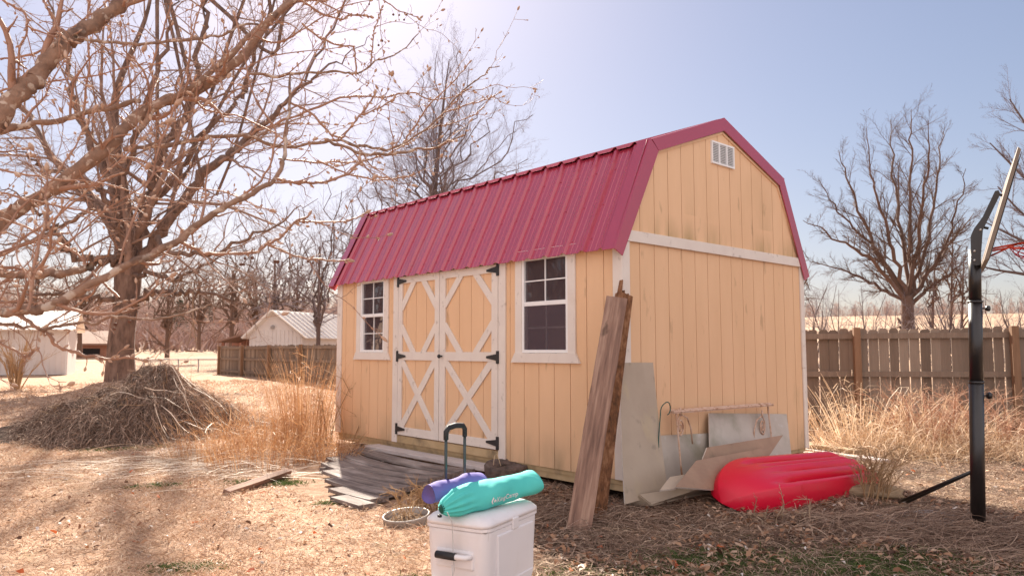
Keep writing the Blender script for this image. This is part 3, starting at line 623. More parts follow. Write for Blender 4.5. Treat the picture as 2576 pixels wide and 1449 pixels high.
# ------------------------------------------------------------------ sheets leaning on the gable wall
def sheet(name, pts, m, label, th=.012, cat='sheet', group=None, xoff=0, bow=0.0):
    """pts: (u,v,xlocal) corners TL,TR,BR,BL"""
    w_ = [Vector(unshed(*pg(u, v, x))) for u, v, x in pts]
    n = 8; V = []; c = [w_[0], w_[1], w_[2], w_[3]]; nrm = (c[1]-c[0]).cross(c[3]-c[0]).normalized()
    if nrm.y > 0: nrm = -nrm
    for s in (0, 1):
        for j in range(n+1):
            for i in range(n+1):
                t, q = i/n, j/n; p = (c[0]*(1-t)+c[1]*t)*(1-q)+(c[3]*(1-t)+c[2]*t)*q
                V.append(p+nrm*(bow*(4*q*(1-q))-s*th))
    k_ = n+1; o2 = k_*k_; Fs = []
    for j in range(n):
        for i in range(n):
            a_ = j*k_+i; Fs.append([a_, a_+1, a_+k_+1, a_+k_]); Fs.append([o2+a_, o2+a_+k_, o2+a_+k_+1, o2+a_+1])
    rim_ = [i for i in range(n)]+[i*k_+n for i in range(n)]+[n*k_+n-i for i in range(n)]+[(n-i)*k_ for i in range(n)]
    for i in range(len(rim_)): a_, b_ = rim_[i], rim_[(i+1) % len(rim_)]; Fs.append([b_, a_, o2+a_, o2+b_])
    o = MB().add(V, Fs).build(name, m, None); o.data.materials.append(M['sheetedge'])
    for i in range(len(Fs)-len(rim_), len(Fs)): o.data.polygons[i].material_index = 1
    return tag(o, label, cat, group)
sheet('metal_sheet', [(1560, 912, .035), (1643, 912, .035), (1681, 1238, .27), (1572, 1268, .27)], M['panel'], 'tall narrow grey green sheet leaning on the white corner trim', .008, bow=-.01)
sheet('metal_sheet', [(1640, 1096, .04), (1790, 1089, .04), (1797, 1200, .10), (1650, 1235, .10)], M['panelgrey'], 'low mildewed grey sheet against the wall below the scrolled iron frame', .008)
sheet('metal_sheet', [(1783, 1039, .035), (1979, 1041, .035), (1994, 1168, .20), (1788, 1203, .20)], M['panelgrey'], 'wide pale grey sheet leaning on the gable behind the red kayak', .008)
sheet('wall_board', [(1779, 1125, .34), (1970, 1094, .34), (1905, 1190, .46), (1745, 1215, .44)], M['brownsheet'], 'brown tilted board behind the other brown board, its corner sticking out', .012, 'board')
sheet('wall_board', [(1751, 1158, .46), (1941, 1123, .46), (1860, 1235, .60), (1699, 1224, .60)], M['brownsheet'], 'brown tilted board with a pale top edge, just left of the red kayak', .014, 'board')
sheet('wall_board', [(1685, 1199, .44), (1722, 1193, .44), (1700, 1228, .55), (1660, 1232, .55)], M['panel'], 'small square offcut standing at the left foot of the brown boards', .012, 'board')
def flat_sheet(name, uvz, m, label, th=.012):
    P_ = [Vector(gnd(u, v, z)) for u, v, z in uvz]; mb = MB().prism(P_, (0, 0, -th)); o = mb.build(name, m, None)
    return tag(o, label, 'board')
flat_sheet('wall_board', [(1581, 1267, .065), (1609, 1243, .15), (1812, 1212, .20), (1800, 1232, .10), (1640, 1268, .075)], M['panel'], 'thin grey offcut lying propped on the straw at the tall sheet\'s foot')
flat_sheet('wall_board', [(1612, 1268, .055), (1712, 1226, .155), (1760, 1228, .16), (1690, 1252, .09)], M['brownsheet'], 'bent brown offcut lying in front of the propped grey offcut')
# scrolled iron frame and hook
fr = thing('scrolled_iron_frame', 'old pinkish iron frame with scrollwork leaning on the gable wall', 'frame', tuple(unshed(0, 0, 0)), -YAW)
A, B = pg(1689, 1037, .10), pg(1940, 1018, .10)
A, B = Vector(A), Vector(B); d = (B-A)
mb = MB()
for o_ in (0., .028): mb.tube([A+Vector((o_-.01, 0, .012-o_*.3)), B+Vector((o_-.01, 0, .012-o_*.3))], .011, 8)
mb.prism([A+Vector((-.02, 0, -.01)), B+Vector((-.02, 0, -.01)), B+Vector((-.02, 0, .0)), A+Vector((-.02, 0, .0))], (.045, 0, 0)); mb.build('top_rail', M['rust'], fr)
for px_, sgn in ((1712, 1), (1918, -1)):
    C_ = Vector(pg(px_, 1073, .10)); r0 = .062; pts = []
    for i in range(44):
        th_ = pi/2+sgn*i/43*4.2*pi*1.0; rr = r0*(1-.85*i/43); pts.append(C_+Vector((0, cos(th_)*rr*.85, sin(th_)*rr*1.5)))
    s_ = MB().tube(pts, .007, 6); s_.tube([C_+Vector((0, sgn*.02, .10)), C_+Vector((0, sgn*.10, .07)), C_+Vector((0, sgn*.15, -.02)), C_+Vector((0, sgn*.17, -.16))], .007, 6)
    s_.tube([C_+Vector((0, 0, .09)), C_+Vector((0, 0, .16))], .010, 6); s_.build('scroll', M['rust'], fr, True)
for t in (.04, .96): q = A+d*t; MB().tube([q, Vector((q.x+.06, q.y, -.14))], .008, 6).build('leg', M['rust'], fr)
hk = MB(); hp = [pg(u, v, .14) for u, v in ((1662, 1032), (1664, 1024), (1668, 1018), (1675, 1012), (1680, 1011), (1684, 1014), (1686, 1022), (1686, 1032), (1683, 1040), (1679, 1043))]
lowp = pg(1656, 1190, .2); hp = [lowp, pg(1657, 1100, .17)]+hp
tag(hk.tube([unshed(*p) for p in hp], .0045, 6).build('garden_hook', M['green'], None, True), 'thin dark green shepherd hook curling out beside the tall sheet', 'hook')
# ------------------------------------------------------------------ kayak
def kayak():
    a, b = np.array([1.60, 5.74]), np.array([3.18, 6.98]); ax = (b-a)/np.linalg.norm(b-a); Lk = np.linalg.norm(b-a)
    k = thing('kayak', 'bright red plastic kayak lying hull up beside the gable wall', 'kayak', (a[0], a[1], .0), atan2(ax[1], ax[0]))
    NU, NV = 72, 96; V = []
    def g(v, c, w): return math.exp(-((v-c)/w)**2)
    for i in range(NU+1):
        u = i/NU; e0 = min(1, (u/.30)); e1 = min(1, (1-u)/.10)
        wd_ = .31*(1-(1-e0)**2.4)**.5 if u < .30 else .30
        wd_ *= (1-.35*(1-e1)**2.5); wd_ *= 1-.08*max(0, (u-.5))
        hh = .245*(1-(1-e0)**2.8)**.5 if u < .30 else .245
        hh *= (1-.25*(1-e1)**2.2); hh = max(hh, .002); wd_ = max(wd_, .004); hh *= 1-.22*max(0, u-.3)
        gf = sst(.14, .42, u)
        for j in range(NV+1):
            v = -1+2*j/NV; av = abs(v)
            y = wd_*math.copysign(min(1, av*1.08) if av < .8 else .864+.136*(1-(1-(av-.8)/.2)**2), v)
            z = hh*(1-.16*av**2) if av < .74 else hh*(1-.16*.74**2)*(1-((av-.74)/.26)**1.35*.999)
            gr = .13*g(v, -.52, .075)*gf+.11*g(v, .46, .08)*gf+.050*g(v, -.16, .05)*sst(.2, .5, u)+.050*g(v, .14, .05)*sst(.2, .5, u)
            z -= gr*(hh/.30)
            z += .012*g(v, 0.015, .06)*gf
            V.append((u*Lk+.0, y, z))
    Fs = [[i*(NV+1)+j, i*(NV+1)+j+1, (i+1)*(NV+1)+j+1, (i+1)*(NV+1)+j] for i in range(NU) for j in range(NV)]
    Fs.append([NU*(NV+1)+j for j in range(NV+1)])
    h_ = MB().add(V, Fs).build('hull', M['kayak'], k, True); h_.rotation_euler = (radians(18), radians(1), 0); h_.location = (0, .0, .085)
    r = MB(); pts = []
    for i in range(4, NU+1, 2): p = V[i*(NV+1)]; pts.append((p[0], p[1]-.006, .012))
    r.tube(pts, .013, 6); q = r.build('rim', M['kayak'], k, True); q.rotation_euler = h_.rotation_euler; q.location = h_.location
    return k
kayak()
# ------------------------------------------------------------------ cooler
co = thing('rolling_cooler', 'white wheeled cooler with its tall black pull handle raised', 'cooler', (-.118, 3.45, 0), 0)
ex = Vector((.25, .45, 0)).normalized(); ey = Vector((-.27, .30, 0)); ey = (ey-ex*ey.dot(ex)).normalized()
co.rotation_euler = (0, 0, atan2(ex.y, ex.x)); CL, CW = .53, .345      # local x long side, local y back along the end face
def rbox(l0, w0, z0, z1, r, grow=0., n=5, x0=0, y0=0, bulge=0, taper=0.):
    """rounded-plan body between two heights; taper shrinks the bottom"""
    mb = MB(); levels = [0, .06, .5, .94, 1] ; rings = []
    for q in levels:
        z = z0+(z1-z0)*q; s = taper*(1-q)-bulge*(4*q*(1-q)); pts = []
        xa, xb, ya, yb = x0+s-grow, x0+l0-s+grow, y0+s-grow, y0+w0-s+grow
        for (cx, cy, a0) in ((xb-r, ya+r, -pi/2), (xb-r, yb-r, 0), (xa+r, yb-r, pi/2), (xa+r, ya+r, pi)):
            for i in range(n+1): a = a0+pi/2*i/n; pts.append((cx+r*cos(a), cy+r*sin(a), z))
        rings.append(pts)
    k = len(rings[0]); V = [p for q in rings for p in q]
    Fs = [[i*k+j, i*k+(j+1) % k, (i+1)*k+(j+1) % k, (i+1)*k+j] for i in range(len(levels)-1) for j in range(k)]
    Fs += [list(range(k-1, -1, -1)), [(len(levels)-1)*k+j for j in range(k)]]
    return mb.add(V, Fs)
body = rbox(CL, CW, .03, .412, .055, taper=.022, bulge=.004).build('body', M['cooler'], co, True, .006)
for p in body.data.polygons: p.use_smooth = True
rbox(CL, CW, .415, .429, .055, grow=.006).build('lid_lip', M['cooler'], co, False, .004)
lid = MB(); rings = []; 
for (z, s, r) in ((.431, -.008, .058), (.448, -.006, .056), (.468, .012, .055), (.479, .035, .05), (.482, .07, .045)):
    pts = []; xa, xb, ya, yb = s, CL-s, s, CW-s
    for (cx, cy, a0) in ((xb-r, ya+r, -pi/2), (xb-r, yb-r, 0), (xa+r, yb-r, pi/2), (xa+r, ya+r, pi)):
        for i in range(6): a = a0+pi/2*i/5; pts.append((cx+r*cos(a), cy+r*sin(a), z))
    rings.append(pts)
kk = 24; lid.add([p for q in rings for p in q], [[i*kk+j, i*kk+(j+1) % kk, (i+1)*kk+(j+1) % kk, (i+1)*kk+j] for i in range(4) for j in range(kk)]+[list(range(kk-1, -1, -1)), [4*kk+j for j in range(kk)]])
lid.build('lid', M['cooler'], co, True)
# recessed look on long face: raised arch panel
def arch_panel(y, x0, x1, z0, z1, th, name, r=.05):
    pts = [(x0, z1), (x1, z1), (x1, z0+r)]+[(x1-r+r*cos(a), z0+r+r*sin(a)) for a in np.linspace(0, -pi/2, 6)[1:]]+[(x0+r+r*cos(a), z0+r+r*sin(a)) for a in np.linspace(-pi/2, -pi, 6)]
    return MB().prism([(x, y, z) for x, z in pts][::-1], (0, th, 0)).build(name, M['cooler'], co, False, .007, 3)
arch_panel(-.0065, .10, .46, .11, .385, .03, 'front_panel')
MB().prism([(.115, -.0105, .16), (.445, -.0105, .16), (.43, -.0105, .115), (.13, -.0105, .115)], (0, .02, 0)).build('front_ledge', M['cooler'], co, False, .006, 3)
M['grime'] = M['greyplastic']
for x in (.12, .40): MB().box(x, x+.05, CW-.004, CW+.010, .395, .445).build('hinge', M['cooler'], co, bevel=.004)
MB().box(CL*.5-.03, CL*.5+.03, -.012, .004, .385, .440).build('lid_latch', M['cooler'], co, bevel=.005)
MB().box(.012, CL-.012, .010, CW-.010, .409, .418).build('gasket', M['greyplastic'], co)
# side handle on the end face (local x = 0 side)
hd = MB().box(-.004, .03, .065, .28, .235, .325).build('handle_recess', M['cooler'], co, bevel=.012)
MB().tube([(.005, .08, .298), (-.030, .095, .30), (-.034, .16, .30), (-.030, .25, .30), (.005, .265, .298)], .013, 10).build('handle_arm', M['cooler'], co, True)
MB().tube([(-.033, .145, .30), (-.033, .252, .30)], .017, 12).build('handle_grip', M['rubber'], co, True)
for x in (-.024, CL+.0):
    w_ = MB(); w_.lathe([(.001, .014), (.040, .016), (.045, .010), (.060, .014), (.067, .010), (.070, 0), (.067, -.012), (.058, -.018), (.001, -.018)], 28)
    o = w_.build('wheel', M['greyplastic'], co, True); o.rotation_euler = (0, -pi/2, 0); o.location = (x, CW-.015, .087); o.scale = (1.2, 1.2, 1.)
    q = MB().lathe([(.001, .020), (.018, .020), (.022, .012)], 16)
    for i in range(8):
        a = i*pi/4; q.box(.018, .056, -.004, .004, .010, .0185); n = len(q.v)
        q.v[n-8:] = [(x_*cos(a)-y_*sin(a), x_*sin(a)+y_*cos(a), z) for x_, y_, z in q.v[n-8:]]
    q.build('hub', M['cooler'], o)
# pull handle: two rods from the end face, with a rounded grip
def cl(u, v, xl):      # picture point on plane local x of the cooler
    r = ray(u, v); c, s = cos(co.rotation_euler.z), sin(co.rotation_euler.z); o0 = (c*(0+.118)+s*(0-3.45)); dr = c*r[0]+s*r[1]; t = (xl-o0)/dr
    p = np.array([0, 0, H])+r*t; return Vector((xl, -s*(p[0]+.118)+c*(p[1]-3.45), p[2]))
def cly(u, v, yl):
    r = ray(u, v); c, s = cos(co.rotation_euler.z), sin(co.rotation_euler.z); o0 = -s*(0+.118)+c*(0-3.45); dr = -s*r[0]+c*r[1]; t = (yl-o0)/dr
    p = np.array([0, 0, H])+r*t; return Vector((c*(p[0]+.118)+s*(p[1]-3.45), yl, p[2]))
YH = CW+.022; zt = cly(1143, 1073, YH).z; yA, yB = cly(1122, 1090, YH).x, cly(1169, 1090, YH).x
ph = MB(); zm_ = zt-.30
for q in (yA, yB): ph.tube([(q, YH, .12), (q, YH, zm_)], .0095, 10); ph.tube([(q, YH, zm_-.01), (q, YH, zt-.03)], .008, 10); ph.tube([(q, YH, zm_-.012), (q, YH, zm_+.002)], .0115, 10)
pull = ph.build('pull_handle', M['rod'], co, True)
MB().tube([(yA, YH, zt-.06), (yA, YH, zt-.02), (yA+.02, YH, zt), ((yA+yB)/2, YH, zt+.006), (yB-.02, YH, zt), (yB, YH, zt-.02), (yB, YH, zt-.06)], [.013, .0135, .0145, .015, .0145, .0135, .013], 10).build('pull_grip', M['rubber'], pull, True)
MB().box((yA+yB)/2-.16, (yA+yB)/2+.16, CW-.01, CW+.045, .08, .30).build('handle_housing', M['cooler'], co, bevel=.012)
# ------------------------------------------------------------------ folded chair bags on the cooler
BD = .004
def bag(name, A, B, R0, m, label, seed, cinch=True, NU=60, NV=64, sq=.86, flat_end=True):
    A, B = Vector(A), Vector(B); x = (B-A).normalized(); z = Vector((0, 0, 1)); z = (z-x*z.dot(x)).normalized(); y = z.cross(x); Lb = (B-A).length
    root = thing(name, label, 'bag', (0, 0, 0)); root.matrix_world = Matrix.Translation(A) @ Matrix((x, y, z)).transposed().to_4x4()
    rg = RS(seed); ph_ = rg.uniform(0, 6.28, 12); V = []
    def rad(u, a):
        w_ = 1.
        if cinch and u < .20: w_ = .26+.74*min(1, (u/.14))**.6
        sag = 1+.07*sin(5*u*2+ph_[0])+.06*sin(2*a+ph_[1]+3*u)+.04*sin(9*u+3*a+ph_[2])+.03*sin(17*u+2*a+ph_[8])
        fold = (.34*max(0, 1-u/.30)**1.0)*sin(12*a+ph_[3]+2*sin(6*u)) if cinch else 0
        wr = .022*sin(23*u+4*sin(a+ph_[4]))*(.5+.5*sin(2*a+ph_[5]))+.012*sin(37*u-3*a)+.035*math.exp(-((a-2.1-.8*sin(7*u))/.25)**2)*sin(11*u)
        r = R0*w_*sag*(1+fold*.5+wr)
        if flat_end and u > .93: r *= 1-.10*((u-.93)/.07)**2
        return r
    for i in range(NU+1):
        u = i/NU
        for j in range(NV):
            a = 2*pi*j/NV; r = rad(u, a); V.append((u*Lb, r*cos(a), r*sin(a)*(sq if sin(a) < 0 else 1)+BD*(sin(pi*u)-.6*(1-u)**3)))
    Fs = [[i*NV+j, (i+1)*NV+j, (i+1)*NV+(j+1) % NV, i*NV+(j+1) % NV] for i in range(NU) for j in range(NV)]
    Fs.append([NU*NV+j for j in range(NV-1, -1, -1)][::-1])
    if not cinch: Fs.append([j for j in range(NV)][::-1])
    MB().add(V, Fs).build('fabric', m, root, True)
    return root, rad, Lb
bA = at(1110, 1280, 3.48); bB = at(1342, 1216, 3.93)
tb, rad, Lb = bag('chair_bag', bA, bB, .072, M['teal'], 'teal camping chair bag lying on top of the white cooler', 3, sq=.72)
MB().lathe([(.0165, 0), (.014, .004), (.001, .006)], 12).build('bag_mouth', M['tealdark'], tb).rotation_euler = (0, -pi/2, 0)
MB().tube([(.004+.0*i, .0185*cos(a), .0185*sin(a)) for i, a in enumerate(np.linspace(0, 2*pi, 17)[:-1])], .0035, 6, close=True).build('drawstring', M['tealdark'], tb)
cw = MB(); c0 = Vector((-.01, 0, -.018)); mi = tb.matrix_world.inverted() if False else None
inv = (Matrix.Translation(Vector(bA)) @ Matrix((((Vector(bB)-Vector(bA)).normalized()), )*1+(((Vector((0, 0, 1))-(Vector(bB)-Vector(bA)).normalized()*(Vector(bB)-Vector(bA)).normalized().z).normalized().cross((Vector(bB)-Vector(bA)).normalized())), ((Vector((0, 0, 1))-(Vector(bB)-Vector(bA)).normalized()*(Vector(bB)-Vector(bA)).normalized().z).normalized()))).transposed().to_4x4()).inverted()
cordw = [at(1125, 1288, 3.42), at(1137, 1312, 3.46), at(1139, 1350, 3.50), at(1140, 1400, 3.50), at(1143, 1432, 3.50), at(1139, 1449, 3.49), at(1137, 1420, 3.495)]
MB().tube([inv @ Vector(p) for p in cordw], .0022, 6).build('cord', M['cord'], tb, True)
MB().box(-.018, -.004, -.010, .010, -.035, -.022).build('cord_lock', M['rubber'], tb, bevel=.003)
# printed word on the side that faces the camera
def text_pts(s, size):
    c = bpy.data.curves.new('t', 'FONT'); c.body = s; c.size = size; c.align_x = 'LEFT'; c.resolution_u = 4
    o = bpy.data.objects.new('t', c); S.collection.objects.link(o); bpy.context.view_layer.update()
    me = bpy.data.meshes.new_from_object(o.evaluated_get(bpy.context.evaluated_depsgraph_get())); bpy.data.objects.remove(o); return me
tm = text_pts('KingCamp', .038)
cr = np.array([v.co[:] for v in tm.vertices]); fs = [list(p.vertices) for p in tm.polygons]
wtx = cr[:, 0].max(); nn = len(cr)
lg = [(-.034, .012), (-.022, .030), (-.017, .026), (-.026, .012), (-.017, -.002), (-.022, -.006), (-.019, .012), (-.010, .022), (-.001, .012), (-.010, .002)]
V2 = np.concatenate([cr[:, :2], np.array(lg)]); fs += [[nn, nn+1, nn+2, nn+3], [nn, nn+3, nn+4, nn+5], [nn+6, nn+7, nn+8, nn+9]]
a0 = radians(-153); out = []
for x_, y_ in V2:
    X_ = Lb*.45+x_; best = pi+radians(8); u_ = X_/Lb; a_ = best-(y_-.014)/.06      # angle: 180 deg faces -y (toward the camera), 90 deg is up
    r_ = rad(u_, a_)+.0012; out.append((X_, r_*cos(a_), r_*sin(a_)*(.72 if sin(a_) < 0 else 1)+BD*(sin(pi*u_)-.6*(1-u_)**3)))
raw('print', out, fs, M['logo'], tb)
pA = at(1078, 1245, 3.67); pB = at(1215, 1212, 3.93)
bag('chair_bag', pA, pB, .051, M['purple'], 'purple folded bag lying behind the teal bag on the cooler', 9, cinch=False, sq=.8)
# ------------------------------------------------------------------ bits on the ground near the ramp
rp = thing('ring_planter', 'worn white metal ring planter full of dead stems beside the ramp', 'planter', (-.755, 5.42, float(gz(-.755, 5.42))-.025))
rp.rotation_euler = (radians(5), radians(-4), 0)
MB().lathe([(.150, .0), (.163, .02), (.166, .075), (.172, .085), (.166, .092), (.156, .086), (.152, .03), (.148, .0)], 40).build('ring', M['ring'], rp, True)
MB().lathe([(.153, .045), (.12, .06), (.05, .075), (.001, .08)], 20).build('soil', M['soil'], rp, True)
rg = RS(5); ps = []
for i in range(34):
    a, r = rg.uniform(0, 6.28), rg.uniform(0, .12); p = np.array([r*cos(a), r*sin(a), .06]); a2_ = rg.uniform(0, 6.28); q = p+np.array([cos(a2_)*rg.uniform(.04, .2), sin(a2_)*rg.uniform(.04, .2), rg.uniform(.0, .16)])
    ps.append((np.array([p, (p+q)/2+[0, 0, .05], q]), np.array([.0025, .002, .001])))
tubes('dead_stem', ps, 4, M['shrubtwig'], rp)['kind'] = 'stuff'
ds = thing('low_stump', 'dark round low stump with a twine loop on it, standing by the shed wall', 'stump', tuple(gnd(1274, 1174, .165)), .3)
rg = RS(2); k_ = 36; V = []; 
for (r, z) in ((.165, -.20), (.205, -.03), (.205, .01), (.195, .03), (.17, .028), (.09, .018), (.001, .014)):
    for j in range(k_): a = 2*pi*j/k_; q = 1+.03*sin(3*a+1)+.02*sin(7*a)+rg.normal(0, .008); V.append((r*q*cos(a), r*q*sin(a), z+(.006*rg.normal() if z < .03 and r < .19 else 0)))
MB().add(V, [[i*k_+j, i*k_+(j+1) % k_, (i+1)*k_+(j+1) % k_, (i+1)*k_+j] for i in range(6) for j in range(k_)]).build('wood', M['disc'], ds, True).rotation_euler = (radians(6), 0, 0)
MB().tube([(-.14, -.05, .02), (-.13, -.03, .07), (-.11, .0, .115), (-.09, .0, .12), (-.075, -.02, .06), (-.07, -.05, .02)], .003, 5).build('twine_loop', M['twine'], ds, True)
a = gnd(568, 1240, .03); b = gnd(726, 1186, .05)
tag(board_between('timber_offcut', a, b, .07, .055, Vector((.3, 1, 0)), M['oldplank'], seed=8), 'short brown timber lying on the sunlit lawn left of the ramp', 'timber')
for i, (p0, p1, lb) in enumerate((((2030, 1118, .10), (2160, 1135, .10), 'pale board lying at the foot of the shed back corner, upper of two'), ((2028, 1130, .05), (2225, 1160, .05), 'pale board lying at the foot of the shed back corner, lower of two'))):
    tag(board_between('loose_board', gnd(*p0), gnd(*p1), .16, .035, Vector((-.3, 1, 0)), M['palewood'] if i else M['log'], seed=11+i), lb, 'board')
# log and slab right of the kayak
def lump(name, c, s, m, label, cat, seed, rz=0):
    rg = RS(seed); bm = bmesh_ico(3); V = bm[0]; ph_ = rg.uniform(0, 6, 6)
    n = 1+.13*np.sin(3*V[:, 0]+ph_[0])*np.sin(4*V[:, 1]+ph_[1])+.08*np.sin(7*V[:, 2]+ph_[2]+3*V[:, 0])+rg.normal(0, .015, len(V))
    V = V*n[:, None]*np.array(s); o = raw(name, V, bm[1], m, None, True); o.location = c; o.rotation_euler = (0, 0, rz); return tag(o, label, cat)
import bmesh
def bmesh_ico(d):
    b = bmesh.new(); bmesh.ops.create_icosphere(b, subdivisions=d, radius=1); V = np.array([v.co[:] for v in b.verts]); Fq = np.array([[v.index for v in f.verts] for f in b.faces]); b.free(); return V, Fq
lump('log', gnd(2190, 1238, .05), (.26, .10, .07), M['log'], 'rotten tan log half sunk in straw at the tail of the kayak', 'log', 3, -.25)
lump('rock', gnd(1763, 1268, .03), (.12, .08, .06), M['soil'], 'dark clod of earth under the propped boards, left of the kayak bow', 'clod', 4, .3)
for i, (u, v, lb) in enumerate(((2024, 1141, 'small pale stone at the shed back corner, left of the pair'), (2042, 1142, 'small pale stone at the shed back corner, right of the pair'))):
    lump('stone', gnd(u, v, .05), (.045, .04, .03), M['stone'], lb, 'stone', 5+i)
# ------------------------------------------------------------------ basketball hoop
Pb = gnd(2461, 1326, 0.0); hoop = thing('basketball_hoop', 'black basketball hoop on a tall pole seen from the side', 'basketball hoop', tuple(Pb))
dy_ = Pb[1]
def hz(v): return at(1288, v, dy_)[2]
def hx(u, v): return at(u, v, dy_)[0]-Pb[0]
z1, z2, z3 = hz(1130)-.0, hz(758), hz(629)
tp = (hx(2452, 640))/z3        # lean of the pole
def pole_seg(za, zb, r, nm, m=M['pole']): MB().tube([(tp*za, 0, za), (tp*zb, 0, zb)], r, 20).build(nm, m, hoop, True)
zA = hz(960)
pole_seg(0, zA, .047, 'lower_pole'); pole_seg(zA-.01, z2, .0445, 'middle_pole'); pole_seg(z2-.01, z3, .041, 'upper_pole')
for z in (zA, z2): MB().tube([(tp*z, 0, z-.012), (tp*z, 0, z+.004)], .049, 20).build('collar', M['pole'], hoop, True)
bs = rbox(.62, .40, .0, .035, .08).build('base', M['greyplastic'], hoop, False, .01); bs.location = (-.50, -.10, -.01); bs.rotation_euler = (0, 0, .35)
for v, r in ((776, .022), (995, .026)):
    z = hz(v); k = MB(); k.tube([(tp*z+.04, 0, z), (tp*z+.085, 0, z)], .006, 8); k.tube([(tp*z+.078, 0, z), (tp*z+.098, 0, z)], [r*.8, r], 12); k.build('adjusting_knob', M['pole'], hoop, True)
for (u, v, o_) in ((2262, 1262, -.03), (2282, 1262, .06)):
    q = gnd(u, v, .03)-Pb; zz = hz(1186); MB().tube([(tp*zz-.03, .01, zz), (q[0], q[1], q[2])], .0125, 10).build('brace', M['pole'], hoop, True)
wv = Vector((sin(radians(30.3)), cos(radians(30.3)), 0)); nv = Vector((wv.y, -wv.x, 0))
def side_plate(pts, off, th, nm, m): # pts (u,v) picture outline on the plane through the pole along nv
    V = []
    for u, v in pts:
        r = ray(u, v); C0 = np.array([0, 0, H])-np.array(Pb); ww = np.array(wv); t = (0-C0@ww)/(r@ww); V.append(Vector(C0+r*t)+wv*off)
    return V
arm = [(2443, 664), (2442, 594), (2450, 577), (2471, 549), (2502, 484), (2511, 482), (2515, 491), (2472, 580), (2468, 634), (2465, 668), (2455, 670)]
for s_ in (-1, 1):
    V = side_plate(arm, s_*.047-.004, .008, '', None); MB().prism(V, wv*.008).build('lift_arm', M['pole'], hoop)
for u, v in ((2451, 634), (2451, 657), (2466, 581)):
    V = side_plate([(u, v)], 0, 0, '', None)[0]; MB().tube([V-wv*.060, V+wv*.060], .009, 8).build('bolt', M['bolt'], hoop, True)
bp = side_plate([(2545, 412), (2553, 418), (2478, 671), (2466, 676)], 0, 0, '', None)
BW = .52
bd = MB().prism([p-wv*BW for p in bp], wv*2*BW).build('backboard', M['boardplastic'], hoop, bevel=.006)
f0 = side_plate([(2554, 422), (2480, 668)], 0, 0, '', None)
MB().prism([f0[0]-wv*(BW-.02), f0[0]+wv*(BW-.02), f0[1]+wv*(BW-.02), f0[1]-wv*(BW-.02)], nv*.003).build('board_face', M['boardface'], bd)
for u, v in ((2509, 489), (2473, 572)):     # brackets from arm to board
    V = side_plate([(u, v), (u+14, v+3)], 0, 0, '', None); MB().tube([V[0]-wv*.05, V[0]+wv*.05], .008, 8).build('arm_bracket', M['pole'], hoop, True); MB().tube([V[0], V[1]], .010, 8).build('arm_bracket', M['pole'], hoop, True)
rc = side_plate([(2487, 630)], 0, 0, '', None)[0]; RR = .19; cc = rc+nv*(RR+.12)+Vector((0, 0, .02))
r_ = MB().tube([cc+Vector((cos(a)*RR, sin(a)*RR, 0)) for a in np.linspace(0, 2*pi, 33)[:-1]], .0085, 8, close=True)
rim = r_.build('rim', M['rim'], hoop, True)
MB().tube([rc-wv*.07, cc-nv*(RR-.01)-wv*.08], .007, 6).tube([rc+wv*.07, cc-nv*(RR-.01)+wv*.08], .007, 6).tube([rc-Vector((0, 0, .05))-wv*.05, cc-nv*RR*.8-wv*.1], .006, 6).build('rim_bracket', M['rim'], rim, True)
nt_ = []
for i in range(12):
    for sg in (1, -1):
        pts = []
        for j in range(7):
            t = j/6; a = 2*pi*(i/12)+sg*t*1.2; rr = RR*(1-.38*t); pts.append(list(cc+Vector((cos(a)*rr, sin(a)*rr, -.09*t-.012*math.sin(pi*t)))))
        nt_.append((np.array(pts), np.full(7, .0028)))
tubes('net', nt_, 5, M['net'], rim)
# ------------------------------------------------------------------ fences
def fence(name, label, A, B, hA, hB, zA_, zB_, npost, m, railside, seed, pw=.14, posts=None):
    """pickets between two ground points; rails and posts on the camera side"""
    A, B = np.array(A), np.array(B); d = B-A; Lf = np.linalg.norm(d); u = d/Lf; nrm = np.array([u[1], -u[0]]); 
    root = thing(name, label, 'fence', (A[0], A[1], zA_), atan2(u[1], u[0])); rg = RS(seed); n = int(Lf/(pw+.006))
    def hh(x): return hA+(hB-hA)*x/Lf+(zB_-zA_)*x/Lf
    px_ = posts if posts is not None else list(np.linspace(.1, Lf-.1, npost)); cutp = [0]+px_+[Lf+.01]
    for a, b in zip(cutp[:-1], cutp[1:]):
        mb = MB(); x = a
        idx_ = [i for i in range(n) if a <= i*(pw+.006) < b]
        for i in idx_:
            x0 = i*(pw+.006)+rg.normal(0, .003); x1 = x0+pw-rg.uniform(0, .012)*(rg.rand() < .35); h = hh(x0)+rg.normal(0, .010); tl = rg.normal(0, .006); y = .0+rg.normal(0, .004)
            mb.prism([(x0, y, -.05), (x1, y, -.05), (x1+tl, y, h-.03), (x1-.028+tl, y, h), (x0+.028+tl, y, h), (x0+tl, y, h-.03)], (0, .016, 0))
        if idx_: mb.build('picket_panel', m, root)
        for rz_ in (.14, .56, .93):
            z0 = hh(a)*rz_; z1_ = hh(b)*rz_; b2_ = min(b, Lf)
            if b2_-a > .2: MB().add([(a+.01, -.05, z0-.04), (b2_-.01, -.05, z1_-.04), (b2_-.01, -.012, z1_-.04), (a+.01, -.012, z0-.04), (a+.01, -.05, z0+.045), (b2_-.01, -.05, z1_+.045), (b2_-.01, -.012, z1_+.045), (a+.01, -.012, z0+.045)],
                     [[0, 3, 2, 1], [4, 5, 6, 7], [0, 1, 5, 4], [1, 2, 6, 5], [2, 3, 7, 6], [3, 0, 4, 7]]).build('rail', m, root)
    for x in px_: MB().box(x-.048, x+.048, -.148, -.052, -.1, hh(x)+.02).build('post', M['fencepost'], root, bevel=.004)
    return root
